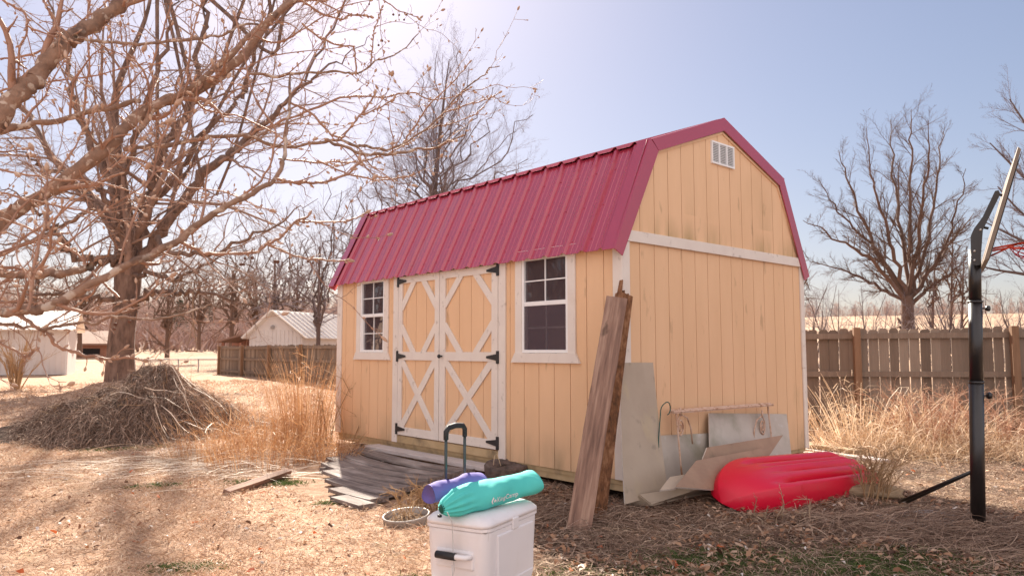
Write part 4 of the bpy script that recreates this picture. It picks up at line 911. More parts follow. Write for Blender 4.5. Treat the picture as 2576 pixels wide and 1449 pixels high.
fA = (1.9, 12.0); fB = (10.2, 10.6); fd = np.array(fB)-np.array(fA); fl = np.linalg.norm(fd)
def fpost(u):
    r = ray(u, 900); k_ = r[0]/r[1]; t = (fA[0]-k_*fA[1])/(k_*fd[1]-fd[0]); return t*fl
pp = [fpost(1400), fpost(1770), fpost(2152), fpost(2546), fpost(2960)]
pp = [p for p in pp if .1 < p < fl-.05]
zt_ = lambda y, v: at(1288, v, y)[2]
hA_ = zt_(fA[1], 834); hB_ = zt_(fB[1], 818)
fence('wooden_fence', 'tall weathered picket fence behind the shed and the basketball hoop', fA, fB, hA_, hB_, 0, 0, 4, M['fence'], 1, 4, posts=pp)
a_ = at(555, 900, 30)[:2]; b_ = at(862, 900, 21.5)[:2]; za_, zb_ = float(gz(*a_)), float(gz(*b_))
fence('wooden_fence', 'grey board fence beyond the brush pile in front of the white gabled building', a_, b_, zt_(30, 871)-za_, zt_(21.5, 866)-zb_, za_, zb_, 5, M['fence'], 1, 6)
# wire fence far left of it
wf = thing('wire_fence', 'low grey chain wire fence between the big tree and the board fence', 'fence', (0, 0, 0)); a_ = at(325, 904, 40); b_ = at(556, 904, 31)
for i in range(6):
    p = a_+(b_-a_)*i/5; z = float(gz(p[0], p[1])); MB().tube([(p[0], p[1], z-.1), (p[0], p[1], p[2]+.03)], .03, 6).build('post', M['greyplastic'], wf, True)
MB().tube([a_, b_], .025, 6).build('rail', M['greyplastic'], wf, True)
wr = []
for i in range(70):
    for s_ in (0, 1):
        t0, t1 = i/70, min(1, (i+1.6)/70); p = a_+(b_-a_)*(t0 if s_ else t1); q = a_+(b_-a_)*(t1 if s_ else t0); q = q.copy(); q[2] = float(gz(q[0], q[1])); wr.append((np.array([p, (p+q)/2, q]), np.full(3, .004)))
o = tubes('wire_mesh', wr, 3, M['greyplastic'], wf)
# ------------------------------------------------------------------ outbuildings
def ribroof(parent, pts, m, name='roof', th=.05, n=14):
    """sloping quad: eave a,b ridge c,d with standing ribs"""
    a, b, c, d = [Vector(p) for p in pts]; nn_ = (b-a).cross(d-a).normalized(); nn_ = nn_ if nn_.z > 0 else -nn_
    mb = MB().prism([a, b, c, d], nn_*th)
    for i in range(n+1):
        t = i/n; p = a.lerp(b, t); q = d.lerp(c, t); e = (b-a).normalized()*.03; mb.prism([p+nn_*(th+.001)-e, p+nn_*(th+.001)+e, q+nn_*(th+.001)+e, q+nn_*(th+.001)-e], nn_*.03)
    return mb.build(name, m, parent)
# white shed far left
g0 = at(165, 942, 29); zg = g0[2]
ws = thing('white_shed', 'white metal shed with a pale ribbed roof at the left edge', 'shed', (g0[0], g0[1], zg), radians(25))
wh = zt_(29, 829)-zg; rh = zt_(30.5, 786)-zg
mb = MB(); mb.box(-5.5, 0, 0, 3.4, -.3, wh)
for i in range(28): mb.box(-5.4+.2*i, -5.36+.2*i, -.02, -.0005, -.2, wh-.05)
mb.prism([(-5.5, 0, wh+.0005), (-5.5, 3.4, wh+.0005), (-5.5, 1.7, rh-.05)], (5.5, 0, 0)); mb.build('wall', M['wallwhite'], ws)
ribroof(ws, [(-5.7, -.28, wh-.06), (.25, -.28, wh-.06), (.25, 1.7, rh), (-5.7, 1.7, rh)], M['roofwhite'], n=20); ribroof(ws, [(-5.7, 3.7, wh-.06), (.25, 3.7, wh-.06), (.25, 1.7, rh), (-5.7, 1.7, rh)], M['roofwhite'], n=20)
MB().box(-.02, .012, -.012, .06, -.2, wh).build('corner_trim', M['vinyl'], ws); MB().box(-5.5, 0, -.03, 0, -.25, -.0).build('sill', M['dark'], ws)
# white gabled building in the middle
Y0 = 36.; g0 = at(626, 900, Y0); zg = float(gz(g0[0], Y0)); gw = at(759, 900, Y0)[0]-g0[0]; ev = zt_(Y0, 846)-zg; rd = zt_(Y0, 783)-zg
wb = thing('gabled_building', 'white gabled outbuilding with a bright metal roof behind the grey board fence', 'building', (g0[0], Y0, zg), 0)
dpt = Vector((3.4, 7.5, 0))
mb = MB().prism([(0, 0, -.3), (gw, 0, -.3), (gw, 0, ev), (gw*.44, 0, rd-.08), (0, 0, ev)], dpt)
for i in range(13): x = gw*(i+.5)/13; mb.box(x-.02, x+.02, -.03, -.0005, -.2, ev if abs(x-gw*.44) > 1 else ev+.3)
mb.build('wall', M['wallwhite'], wb)
A_ = Vector((gw*.44-.0, -.3, rd)); B_ = Vector((gw+.25, -.3, ev-.12)); C_ = Vector((-.25, -.3, ev-.12))
ribroof(wb, [B_, B_+dpt*1.05, A_+dpt*1.05, A_], M['roofwhite'], n=22); ribroof(wb, [C_, C_+dpt*1.05, A_+dpt*1.05, A_], M['roofwhite'], n=22)
lt = thing('tmp', None, None) if False else None
MB().prism([(-1.55, -.2, zt_(Y0, 862)-zg), (-.0, -.2, zt_(Y0, 840)-zg), (-.0, -.2, zt_(Y0, 836)-zg), (-1.55, -.2, zt_(Y0, 858)-zg)], (1.5, 4, 0)).build('lean_to_roof', M['roofbrown'], wb)
for x in (-1.35, -.5): MB().box(x, x+.12, .0, .12, -.2, zt_(Y0, 862)-zg).build('lean_to_post', M['brickred'], wb)
MB().box(-1.3, -.03, 1.2, 1.3, -.2, zt_(Y0, 856)-zg).build('lean_to_wall', M['brickred'], wb)
MB().tube([(gw*.44, -.02, rd-.75), (gw*.44, -.12, rd-.80)], .09, 8).build('lamp', M['greyplastic'], wb)
# brown house far behind the big tree
Y1 = 68.; g0 = at(178, 905, Y1); zg = float(gz(g0[0], Y1)); hw = at(280, 905, Y1)[0]-g0[0]; e2 = zt_(Y1, 868)-zg; r2 = zt_(Y1, 833)-zg
hs = thing('brown_house', 'low red brown house with a wide shingled roof, seen far behind the big tree', 'house', (g0[0], Y1, zg), radians(27))
MB().box(0, hw, 0, 8, -1, e2).build('wall', M['brickred'], hs)
MB().prism([(-.5, -.5, e2), (hw+.5, -.5, e2), (hw+.5, 4, r2), (-.5, 4, r2)], (0, 0, .15)).build('roof', M['roofbrown'], hs); MB().prism([(-.5, 8.5, e2), (hw+.5, 8.5, e2), (hw+.5, 4, r2), (-.5, 4, r2)], (0, 0, .15)).build('roof', M['roofbrown'], hs)
MB().box(hw*.25, hw*.62, -.06, -.0005, -.5, e2*.72).build('garage_opening', M['dark'], hs)
# ------------------------------------------------------------------ trees
def sprout(rg, P, R, lvl, spec, out):
    """children of one limb. spec[lvl] = (number, angle, length ratio, wobble, lift, points, start, radius ratio, min length)"""
    if lvl >= len(spec): return
    num, ang, lr, wob, lift, npt, t0, rr, absl = spec[lvl]; seg = np.linalg.norm(np.diff(P, axis=0), axis=1); LL = seg.sum()
    if LL < 1e-3: return
    cum = np.concatenate([[0], np.cumsum(seg)])/LL; n = max(1, int(round(num*(LL if num < 0 else 1)*(-1 if num < 0 else 1)*rg.uniform(.75, 1.25))))
    for i in range(n):
        t = t0+(1-t0)*(i+rg.uniform(.1, .9))/n; t = min(t, .985); j = max(0, min(len(P)-2, np.searchsorted(cum, t)-1)); f = (t-cum[j])/max(cum[j+1]-cum[j], 1e-6)
        p = P[j]*(1-f)+P[j+1]*f; r = (R[j]*(1-f)+R[j+1]*f); T = P[j+1]-P[j]; T = T/(np.linalg.norm(T)+1e-9)
        q = rg.normal(size=3); q = q-T*(q@T); q /= np.linalg.norm(q)+1e-9; a = ang*rg.uniform(.6, 1.35); D = T*cos(a)+q*sin(a)
        l = (LL*lr*(1-.55*t) if absl is None else absl)*rg.uniform(.6, 1.3); pts = [p]; Dc = D.copy()
        for s_ in range(1, npt):
            Dc = Dc+rg.normal(0, wob, 3)+np.array([0, 0, lift]); Dc /= np.linalg.norm(Dc); pts.append(pts[-1]+Dc*l/(npt-1))
        r0 = max(r*rr, .0011); Rn = np.linspace(r0, max(r0*.3, .0009), npt); Pn = np.array(pts); out[lvl].append((Pn, Rn)); sprout(rg, Pn, Rn, lvl+1, spec, out)
def trace(pts, y0, y1, r0, r1, sub=3, jit=0., rg=None):
    """picture polyline -> limb at real depth; radii in picture units"""
    n = len(pts); ys = np.linspace(y0, y1, n); P = np.array([at(u, v, y) for (u, v), y in zip(pts, ys)])
    t = np.arange(n); tt = np.linspace(0, n-1, (n-1)*sub+1); Q = np.stack([np.interp(tt, t, P[:, k]) for k in range(3)], 1)
    if sub > 1:
        for _ in range(2): Q[1:-1] = .25*Q[:-2]+.5*Q[1:-1]+.25*Q[2:]
    if jit and rg is not None: Q[1:-1] += rg.normal(0, jit, Q[1:-1].shape)
    yy = np.interp(tt, t, ys); R = np.linspace(r0, r1, len(tt))*yy/F; return Q, R
def maketree(name, label, limbs, spec, seed, barkm, twigm, group=None, base=None, k0=10, trunk=None, cat='tree', ks=(6, 4, 3, 3)):
    rg = RS(seed); out = [[] for _ in spec]
    for P, R in limbs: sprout(rg, P, R, 0, spec, out)
    b = base if base is not None else limbs[0][0][0]; root = thing(name, label, cat, tuple(map(float, b)), 0, group)
    rel = lambda lst: [(P-np.array(b), R) for P, R in lst]
    tubes('trunk', rel(limbs), k0, barkm, root)
    rest = [(P-np.array(b), R, ks[0] if lv == 0 else 3) for lv, o_ in enumerate(out) for P, R in o_]
    if rest: tubes('crown', rest, 3, twigm, root)
    return root, out
Z = lambda x, y: float(gz(x, y))
# the big maple-like tree at left
Yt = 24.
tr_ = []
bx_, by_ = at(300, 950, Yt)[:2]
tb_ = trace([(303, 965), (303, 900), (306, 840), (316, 780), (322, 720), (322, 660), (316, 580), (307, 477), (290, 373), (286, 290), (292, 228), (315, 166), (350, 90), (373, 30), (395, -90)], Yt, Yt, 34, 4, 3); 
rr_ = tb_[1]; n_ = len(rr_); tb_ = (tb_[0], np.interp(np.linspace(0, 1, n_), [0, .08, .2, .35, .5, .7, 1], np.array([38, 32, 29, 33, 17, 9, 3])*Yt/F))
TR_ = RS(3)
def T(pts, y0, y1, r0, r1):
    P, R = trace(pts, y0, y1, r0, r1, 5, .07, TR_); n = len(P); return P, R*np.interp(np.linspace(0, 1, n), [0, .7, 1], [1, .9, .35])
limbs = [tb_,
 T([(325, 690), (353, 581), (373, 498), (407, 394), (448, 311), (490, 249), (498, 145), (514, 41), (500, -80)], Yt, Yt+1.5, 19, 3),
 T([(330, 700), (398, 601), (436, 539), (498, 460), (548, 407), (601, 373), (647, 324), (705, 270), (767, 207), (859, 145), (930, 90)], Yt, Yt-2, 17, 2.2),
 T([(312, 680), (299, 667), (265, 655), (232, 655), (178, 638), (150, 590), (110, 540), (60, 500), (0, 470)], Yt, Yt-2.5, 15, 3),
 T([(310, 600), (290, 480), (232, 373), (199, 290), (178, 207), (166, 145), (124, 0), (110, -100)], Yt, Yt+1, 13, 3),
 T([(312, 640), (265, 552), (187, 456), (116, 373), (54, 265), (0, 224), (-80, 130)], Yt, Yt+2.2, 13, 3),
 T([(330, 770), (345, 758), (373, 734), (410, 738), (456, 738), (518, 734), (581, 754), (622, 783), (645, 830)], Yt, Yt-2.2, 10, 2),
 T([(330, 720), (361, 684), (415, 696), (456, 701), (498, 667), (560, 638), (640, 600)], Yt, Yt-1.5, 8, 2),
 T([(310, 770), (290, 758), (257, 746), (187, 742), (124, 742), (50, 760), (-20, 750)], Yt, Yt-1, 9, 3),
 T([(318, 700), (300, 560), (250, 470), (150, 440), (70, 400), (0, 330)], Yt, Yt-4, 10, 2.5),
 T([(395, 600), (440, 640), (520, 650), (600, 610), (700, 560), (800, 500)], Yt-1, Yt-4, 8, 2),
 T([(322, 660), (360, 540), (440, 450), (520, 330), (610, 250), (640, 120), (690, -30)], Yt, Yt+3, 11, 2.5),
 T([(318, 640), (290, 500), (330, 380), (370, 260), (420, 120), (440, 0), (450, -90)], Yt, Yt-3, 11, 2.5),
 T([(310, 560), (240, 520), (170, 560), (90, 600), (20, 620), (-60, 600)], Yt, Yt+3, 7, 2),
 T([(495, 170), (514, 41), (560, -100), (620, -220), (690, -330), (700, -470)], Yt+1.2, Yt+2, 5.5, 6), T([(610, 250), (640, 120), (690, -30), (740, -130), (820, -230), (840, -360)], Yt+1.5, Yt, 5.0, 6),
 T([(690, -30), (680, -160), (740, -260), (790, -400)], Yt+2.5, Yt+2, 4, 2.5), T([(440, 0), (470, -120), (540, -240), (600, -400), (620, -520)], Yt-3, Yt-3.5, 6, 6), T([(395, -90), (420, -250), (500, -380), (520, -560)], Yt, Yt-1, 6, 7),
 T([(124, 0), (160, -150), (260, -300), (330, -450)], Yt+1, Yt, 5, 3), T([(767, 207), (840, 60), (900, -60), (930, -200)], Yt-1.5, Yt-2, 3.2, 2)]
def shade_limb(pix, r0):      # limb of the crown above the picture; its shade streaks the lawn
    P = []
    for (u, v) in pix:
        g = gnd(u, v, .0); k_ = (Yt+.5-g[1])/SUN[1]; P.append(g+np.array(SUN)*k_)
    P = np.array(P); top = at(395, -90, Yt); P = np.concatenate([[top, (top+P[0])/2+[0, 0, .5]], P]); t = np.arange(len(P)); tt = np.linspace(0, len(P)-1, len(P)*3); Q = np.stack([np.interp(tt, t, P[:, k]) for k in range(3)], 1)
    for _ in range(2): Q[1:-1] = .25*Q[:-2]+.5*Q[1:-1]+.25*Q[2:]
    return Q, np.linspace(r0, r0*.6, len(Q))
limbs += [shade_limb([(500, 1110), (445, 1165), (425, 1310), (283, 1451), (200, 1560)], .075), shade_limb([(230, 1010), (250, 1110), (400, 1160), (480, 1195), (600, 1230)], .065), shade_limb([(200, 1060), (122, 1127), (60, 1200), (0, 1262), (-80, 1330)], .075), shade_limb([(420, 1010), (300, 1290), (180, 1400)], .06)]
SPB = [(11, .75, .36, .16, .05, 6, .15, .42, None), (9, .7, .5, .18, .03, 5, .15, .5, None), (7, .65, .55, .16, .02, 4, .12, .6, None)]
big, _ = maketree('shade_tree', 'large spreading bare tree with a thick dark trunk behind the brush pile', limbs, SPB, 11, M['bark'], M['twig'], base=(bx_, by_, Z(bx_, by_)))
# rope swing hanging from its right limb
sw = thing('rope_swing', 'thin rope swing hanging from the big tree right of its trunk', 'swing', tuple(at(485, 830, 22.5)))
s0 = np.array(sw.location)
tubes('rope', [(np.array([at(485, 735, 22.5), at(485, 770, 22.5), at(486, 806, 22.5)])-s0, np.full(3, .022)), (np.array([at(486, 806, 22.5), at(478, 850, 22.4), at(468, 885, 22.3)])-s0, np.full(3, .016)), (np.array([at(486, 806, 22.5), at(492, 850, 22.6), at(497, 885, 22.7)])-s0, np.full(3, .016))], 5, M['rope'], sw)
MB().prism([at(466, 885, 22.1)-s0, at(497, 885, 22.5)-s0, at(499, 885, 22.9)-s0, at(468, 885, 22.5)-s0], (0, 0, .05)).build('seat', M['oldplank'], sw)
# tree behind the shed, and its neighbours
def fan(u0, v0, Y, tips, r0, bow=.35, seed=0, split=.25):
    """limbs from a base rising to picture tips"""
    rg = RS(seed); L_ = []
    for (u, v, dz) in tips:
        m1 = (u0+(u-u0)*split*rg.uniform(.5, 1), v0+(v-v0)*.30); m2 = (u0+(u-u0)*(split+.38), v0+(v-v0)*.62)
        L_.append(trace([(u0, v0), (m1[0]+rg.normal(0, 7), m1[1]), (m2[0]+rg.normal(0, 12), m2[1]+rg.normal(0, 10)), (u, v)], Y, Y+dz, r0*rg.uniform(.7, 1.1), .8, 5, .0045*Y, rg))
    return L_
def trunk_line(u0, vb, u1, vt_, Y, r0, r1): return trace([(u0, vb), ((u0+u1)/2, (vb+vt_)/2), (u1, vt_)], Y, Y, r0, r1, 3)
SPM = [(13, .55, .38, .11, .06, 5, .12, .42, None), (9, .55, .5, .13, .05, 4, .12, .55, None), (8, .5, .6, .13, .04, 4, .1, .65, None)]
Ym = 24.
lm = [trunk_line(1086, 900, 1090, 500, Ym, 11, 9), trace([(1090, 510), (1098, 420), (1108, 330), (1118, 240), (1130, 150)], Ym, Ym, 8, 1, 3)]
lm += fan(1089, 560, Ym, [(1020, 290, 1), (1060, 190, -1), (960, 370, 1), (1180, 170, 1), (1240, 220, -1), (1300, 330, 1), (1340, 290, -1), (1330, 400, 1), (900, 480, -1), (1210, 300, 2), (1150, 260, -2), (1000, 440, -2), (1270, 430, -2), (1100, 130, 1), (1160, 120, -1), (930, 430, 2), (1250, 270, 2)], 3.6, seed=2)
maketree('bare_tree', 'tall fine twigged bare tree rising behind the red shed roof', lm, SPM, 21, M['brownbark'], M['paletwig'], base=(*at(1086, 900, Ym)[:2], Z(*at(1086, 900, Ym)[:2])), group='bare trees beyond the yard')
Yr = 19.
lr_ = [trunk_line(2286, 900, 2282, 745, Yr, 17, 14)]
for i, q in enumerate([[(2280, 750), (2240, 680), (2200, 620), (2150, 560), (2100, 500), (2060, 430)], [(2280, 745), (2252, 640), (2230, 560), (2205, 470), (2190, 400), (2180, 290)], [(2286, 745), (2290, 640), (2290, 540), (2292, 400), (2295, 300), (2292, 240)],
        [(2288, 745), (2318, 660), (2340, 560), (2356, 450), (2365, 360), (2372, 300)], [(2290, 750), (2340, 680), (2385, 590), (2415, 490), (2430, 400)], [(2280, 770), (2230, 730), (2180, 700), (2110, 670), (2035, 650)], [(2292, 770), (2330, 730), (2380, 690), (2440, 640)],
        [(2284, 740), (2270, 600), (2255, 480), (2245, 360), (2240, 270)], [(2286, 740), (2310, 600), (2325, 470), (2335, 370), (2335, 270)], [(2278, 755), (2200, 650), (2140, 610), (2080, 570), (2020, 540)], [(2280, 750), (2215, 640), (2160, 520), (2130, 420), (2110, 350)], [(2290, 750), (2360, 650), (2410, 580), (2450, 520)]]):
    dz = [1, -1, 0, 1, -1, 1, -1, 2, -2, -2, 1, 1.5][i]; lr_.append(trace([(u_, 750+(v_-750)*.93) for u_, v_ in q], Yr, Yr+dz, 5.6, .7, 4, .03, RS(i)))
SPR = [(17, .55, .26, .13, .05, 5, .12, .42, None), (10, .6, .5, .15, .04, 4, .10, .55, None), (9, .55, .55, .14, .03, 3, .1, .65, None)]
maketree('bare_tree', 'broad fan shaped bare tree standing behind the picket fence at right', lr_, SPR, 31, M['sunbark'], M['sunbark'], base=(*at(2286, 900, Yr)[:2], Z(*at(2286, 900, Yr)[:2])), group='bare trees beyond the yard')
# saplings and the tree leaning in from the right edge
for i, (u, vt2, Y, lb) in enumerate(((2398, 560, 20, 'thin sapling behind the fence just left of the hoop pole'), (2425, 640, 22, 'short sapling behind the fence close to the hoop pole'), (2352, 640, 24, 'slim sapling at the right flank of the fan shaped tree'), (2010, 640, 26, 'slim sapling beside the shed back corner, over the fence'))):
    l_ = [trunk_line(u-8, 890, u, vt2, Y, 4, 1)]+fan(u-6, 760, Y, [(u-30, vt2+40, .5), (u+28, vt2+60, -.5), (u+10, vt2-10, .3)], 2.4, seed=i)
    maketree('sapling', lb, l_, [(12, .5, .3, .12, .06, 4, .1, .6, None), (5, .5, .5, .12, .03, 3, .1, .6, None)], 40+i, M['sunbark'], M['sunbark'], base=(*at(u-8, 890, Y)[:2], Z(*at(u-8, 890, Y)[:2])), group='saplings behind the fence', cat='sapling')
Ye = 17.
le = [trunk_line(2770, 930, 2760, 620, Ye, 20, 14)]
for q, r in (([(2760, 720), (2680, 660), (2600, 620), (2540, 590), (2480, 560)], 8), ([(2760, 660), (2690, 560), (2630, 500), (2560, 430), (2490, 360)], 8), ([(2760, 640), (2720, 500), (2660, 400), (2590, 330), (2540, 250)], 8), ([(2765, 760), (2680, 720), (2590, 690), (2500, 680), (2440, 660)], 7), ([(2760, 620), (2760, 480), (2740, 330), (2720, 200)], 9), ([(2765, 640), (2840, 520), (2900, 380)], 9), ([(2760, 690), (2660, 600), (2570, 540), (2510, 470)], 6)):
    le.append(trace(q, Ye, Ye+RS(int(r*9+q[1][1])).uniform(-1.5, 1.5), r, 1.3, 3))
maketree('bare_tree', 'bare tree reaching in from the right edge above the hoop', le, SPM, 51, M['brownbark'], M['paletwig'], base=(*at(2770, 930, Ye)[:2], Z(*at(2770, 930, Ye)[:2])), group='bare trees beyond the yard')
for i, (u, Y, h, n_, lb) in enumerate(((2075, 16.5, 2.6, 20, 'bare thicket behind the fence nearest the shed back corner'), (2190, 17.5, 2.3, 20, 'bare thicket behind the fence left of the fan shaped tree trunk'), (2385, 18, 2.4, 20, 'bare thicket behind the fence between tree trunk and hoop pole'), (2530, 17, 2.6, 18, 'bare thicket behind the fence at the right edge'))):
    rg = RS(140+i); b = at(u, 900, Y); b[2] = Z(b[0], b[1]); ls = []
    for j in range(n_):
        p = b+[rg.normal(0, .5), rg.normal(0, .4), 0]; hh3 = h*rg.uniform(.6, 1.1); dx3 = rg.normal(0, .5); ls.append((np.array([p, p+[dx3*.3, rg.normal(0, .1), hh3*.4], p+[dx3*.8, rg.normal(0, .2), hh3*.75], p+[dx3*1.3, 0, hh3]]), np.array([.02, .014, .009, .004])))
    maketree('bare_thicket', lb, ls, [(8, .6, .4, .18, .02, 5, .1, .55, None), (6, .7, .5, .2, .0, 4, .1, .6, None), (4, .7, .5, .2, .0, 3, .1, .7, None)], 140+i, M['brownbark'], M['paletwig'], base=b, cat='thicket', k0=5, group='bare thickets behind the fence')
# mid distance trees at left
for i, (u, vb, vt2, Y, r, tips, lb, tw) in enumerate((
    (582, 890, 620, 40, 7, [(520, 690, 1), (560, 600, -1), (640, 620, 1), (660, 700, 0), (500, 760, 0), (610, 560, 0)], 'small dark trunked bare tree just left of the white gabled building', 'sunbark'),
    (688, 860, 600, 48, 7, [(620, 600, 1), (660, 500, -1), (720, 520, 1), (770, 600, 0), (740, 700, 0), (600, 690, 0), (800, 660, 1)], 'bare tree rising behind the roof of the white gabled building', 'paletwig'),
    (800, 900, 560, 36, 6, [(760, 520, 1), (820, 450, -1), (860, 480, 1), (740, 620, 0), (880, 600, 0), (840, 560, 1)], 'slender bare tree at the left corner of the red roofed shed', 'paletwig'),
    (960, 900, 480, 34, 6, [(900, 440, 1), (940, 400, -1), (1000, 420, 1), (880, 520, 0), (1030, 480, 0), (860, 560, 0)], 'bushy bare tree over the left end of the red roof', 'paletwig'),
    (200, 900, 640, 60, 6, [(150, 640, 1), (190, 600, -1), (240, 640, 1), (130, 700, 0), (260, 700, 0)], 'far bare tree between the white shed and the big trunk', 'sunbark'),
    (420, 900, 660, 70, 6, [(370, 660, 1), (410, 640, -1), (460, 660, 1), (350, 720, 0), (480, 720, 0)], 'far bare tree behind the rope swing', 'sunbark'),
    (80, 880, 600, 55, 7, [(20, 600, 1), (60, 560, -1), (120, 580, 1), (-20, 680, 0), (150, 660, 0)], 'bare tree standing behind the far left white shed', 'sunbark'),
    (640, 880, 640, 58, 5, [(590, 640, 1), (620, 600, -1), (670, 600, 1), (700, 680, 0), (560, 700, 0)], 'thin bare tree directly behind the peak of the white gabled building', 'sunbark'),
    (745, 880, 610, 62, 5, [(700, 620, 1), (730, 570, -1), (780, 590, 1), (810, 660, 0), (690, 700, 0)], 'bare tree behind the right end of the white gabled building roof', 'sunbark'),
    (500, 880, 650, 52, 5, [(450, 650, 1), (490, 610, -1), (530, 640, 1), (560, 700, 0), (430, 700, 0)], 'bare tree between the rope swing and the white gabled building', 'sunbark'),
    (885, 900, 540, 42, 5, [(850, 540, 1), (880, 500, -1), (920, 520, 1), (960, 560, 0), (840, 600, 0)], 'thin bare tree just clear of the left end of the red roof', 'paletwig'),
    (1300, 900, 480, 44, 6, [(1240, 480, 1), (1300, 430, -1), (1350, 440, 1)], 'distant bare tree whose tip clears the middle of the red roof', 'paletwig'))):
    l_ = [trunk_line(u, vb, u+4, vt2+60, Y, r, 2)]+fan(u+1, vb-70, Y, tips, 3.2, seed=60+i)
    b = at(u, vb, Y); maketree('bare_tree', lb, l_, [(10, .6, .4, .13, .04, 5, .1, .55, None), (6, .6, .5, .15, .03, 4, .1, .6, None), (4, .6, .5, .12, .02, 3, .1, .7, None)], 60+i, M['sunbark'] if tw == 'sunbark' else M['brownbark'], M[tw], base=(b[0], b[1], Z(b[0], b[1])), group='bare trees beyond the yard')
# far woods on the hillside: one mass of thin trees
rg = RS(77); PW = []
def far_tree(x, y, h, rg):
    z = Z(x, y); P = np.array([[x, y, z-.5], [x+rg.normal(0, .3), y, z+h*.5], [x+rg.normal(0, .6), y, z+h]]); PW.append((P, np.array([.16, .10, .03])*h/10))
    for j in range(26):
        t = rg.uniform(.12, .95); b_ = P[0]*(1-t)+P[2]*t; a = rg.uniform(0, 6.28); l = h*.42*(1.1-t)*rg.uniform(.5, 1.2); up = rg.uniform(.3, 1.1)
        d = np.array([cos(a), sin(a), up]); d /= np.linalg.norm(d); e = b_+d*l; m_ = (b_+e)/2+rg.normal(0, .1, 3); PW.append((np.array([b_, m_, e]), np.array([.055, .04, .015])*h/10))
        for q in range(3): f = rg.uniform(.2, .9); b2_ = b_+(e-b_)*f; d2 = d+rg.normal(0, .6, 3); PW.append((np.array([b2_, b2_+d2*l*.22, b2_+d2*l*.42]), np.array([.028, .02, .012])*h/10))
for i in range(620):
    a = rg.uniform(radians(-46), radians(3)); r = rg.uniform(92, 215); far_tree(r*sin(a), r*cos(a), rg.uniform(4, 6)*(1+.35*(r-92)/123), rg)
for i in range(420):
    a = rg.uniform(radians(12), radians(44)); r = rg.uniform(150, 178); far_tree(r*sin(a), r*cos(a), rg.uniform(1.6, 3.8), rg)
o = tubes('woodland', PW, 3, M['woods']); tag(o, 'brown leafless wood covering the far hillside', 'woodland', kind='stuff')
# undergrowth in the wood
rg = RS(78); n = 26000; a = rg.uniform(radians(-46), radians(3), n); r = rg.uniform(85, 220, n); xy = np.stack([r*np.sin(a), r*np.cos(a)], 1)
tag(blades('undergrowth', xy, rg.uniform(.8, 3.2, n), rg.uniform(.12, .35, n), M['woods'], seed=5, lean=.6), 'brown undergrowth below the far leafless wood', 'undergrowth', kind='stuff')
for i, (u, v, Y, h, lb) in enumerate(((452, 800, 95, 5, 'dark green cedar in the far wood, right of the big trunk'), (520, 792, 110, 5, 'dark green cedar in the far wood behind the rope swing'))):
    p = at(u, v, Y); z = Z(p[0], p[1]); rt = thing('cedar_tree', lb, 'tree', (p[0], p[1], z), 0, 'cedars in the far wood'); MB().tube([(0, 0, -.5), (0, 0, h*.8)], [.15, .04], 6).build('trunk', M['bark'], rt)
    rg = RS(i); n = 2200; t = rg.uniform(.05, 1, n); rr = (1-t)*1.6*np.sqrt(rg.uniform(0, 1, n)); aa = rg.uniform(0, 6.28, n); b_ = np.stack([rr*np.cos(aa), rr*np.sin(aa), t*h], -1); d = rg.normal(0, .25, (n, 3)); ribbons('crown', np.stack([b_, b_+d*.5, b_+d], 1), np.full(n, .12), M['evergreen'], rt, rng=rg)
# shrub at far left
sh0 = at(40, 992, 20.5); sh0[2] = Z(sh0[0], sh0[1]); rg = RS(8); ls = []
for i in range(20):
    a = rg.uniform(0, 6.28); l = rg.uniform(.25, .8); h = rg.uniform(.9, 1.75); e = sh0+np.array([cos(a)*l*1.2, sin(a)*l, h]); m_ = sh0+np.array([cos(a)*l*.45, sin(a)*l*.4, h*.5]); s_ = sh0+np.array([cos(a)*.08, sin(a)*.08, -.05])
    ls.append((np.array([s_, (s_+m_)/2+rg.normal(0, .02, 3), m_, (m_+e)/2+rg.normal(0, .04, 3), e]), np.array([.022, .018, .014, .009, .004])))
maketree('bare_shrub', 'multi stemmed bare shrub in front of the far left white shed', ls, [(7, .5, .4, .12, .05, 4, .2, .55, None), (4, .5, .5, .12, .03, 3, .1, .6, None)], 9, M['shrubtwig'], M['shrubtwig'], base=sh0, cat='shrub', k0=6)
# trees beyond the left edge of the view: the shed's panes mirror them
for i, (x, y, h) in enumerate(((-15, 8.2, 9), (-19, 11.5, 10), (-14, 13.2, 8), (-24, 7.0, 10))):
    rg = RS(90+i); b = np.array([x, y, Z(x, y)]); ls = [(np.array([b, b+[0, 0, h*.25], b+[.2, 0, h*.5]]), np.array([.22, .18, .10]))]
    for j in range(13):
        a = 2*pi*j/13*2.4; z0 = h*rg.uniform(.12, .5); l = h*rg.uniform(.3, .5); p = b+[0, 0, z0]; d = np.array([cos(a), sin(a), rg.uniform(.5, 1.6)]); d /= np.linalg.norm(d)
        ls.append((np.array([p, p+d*l*.33+rg.normal(0, .1, 3), p+d*l*.66+rg.normal(0, .15, 3)+[0, 0, .1], p+d*l+[0, 0, .4]]), np.array([.09, .06, .04, .015])))
    maketree('bare_tree', ['bare tree beyond the left edge mirrored in the right window', 'taller bare tree beyond the left edge, farther out', 'bare tree beyond the left edge mirrored in the left window', 'farthest bare tree beyond the left edge'][i], ls, [(12, .7, .45, .15, .04, 5, .1, .5, None), (9, .7, .5, .15, .03, 4, .1, .6, None), (6, .6, .5, .12, .02, 3, .1, .7, None)], 90+i, M['bark'], M['bark'], base=b, group='bare trees beyond the left edge')
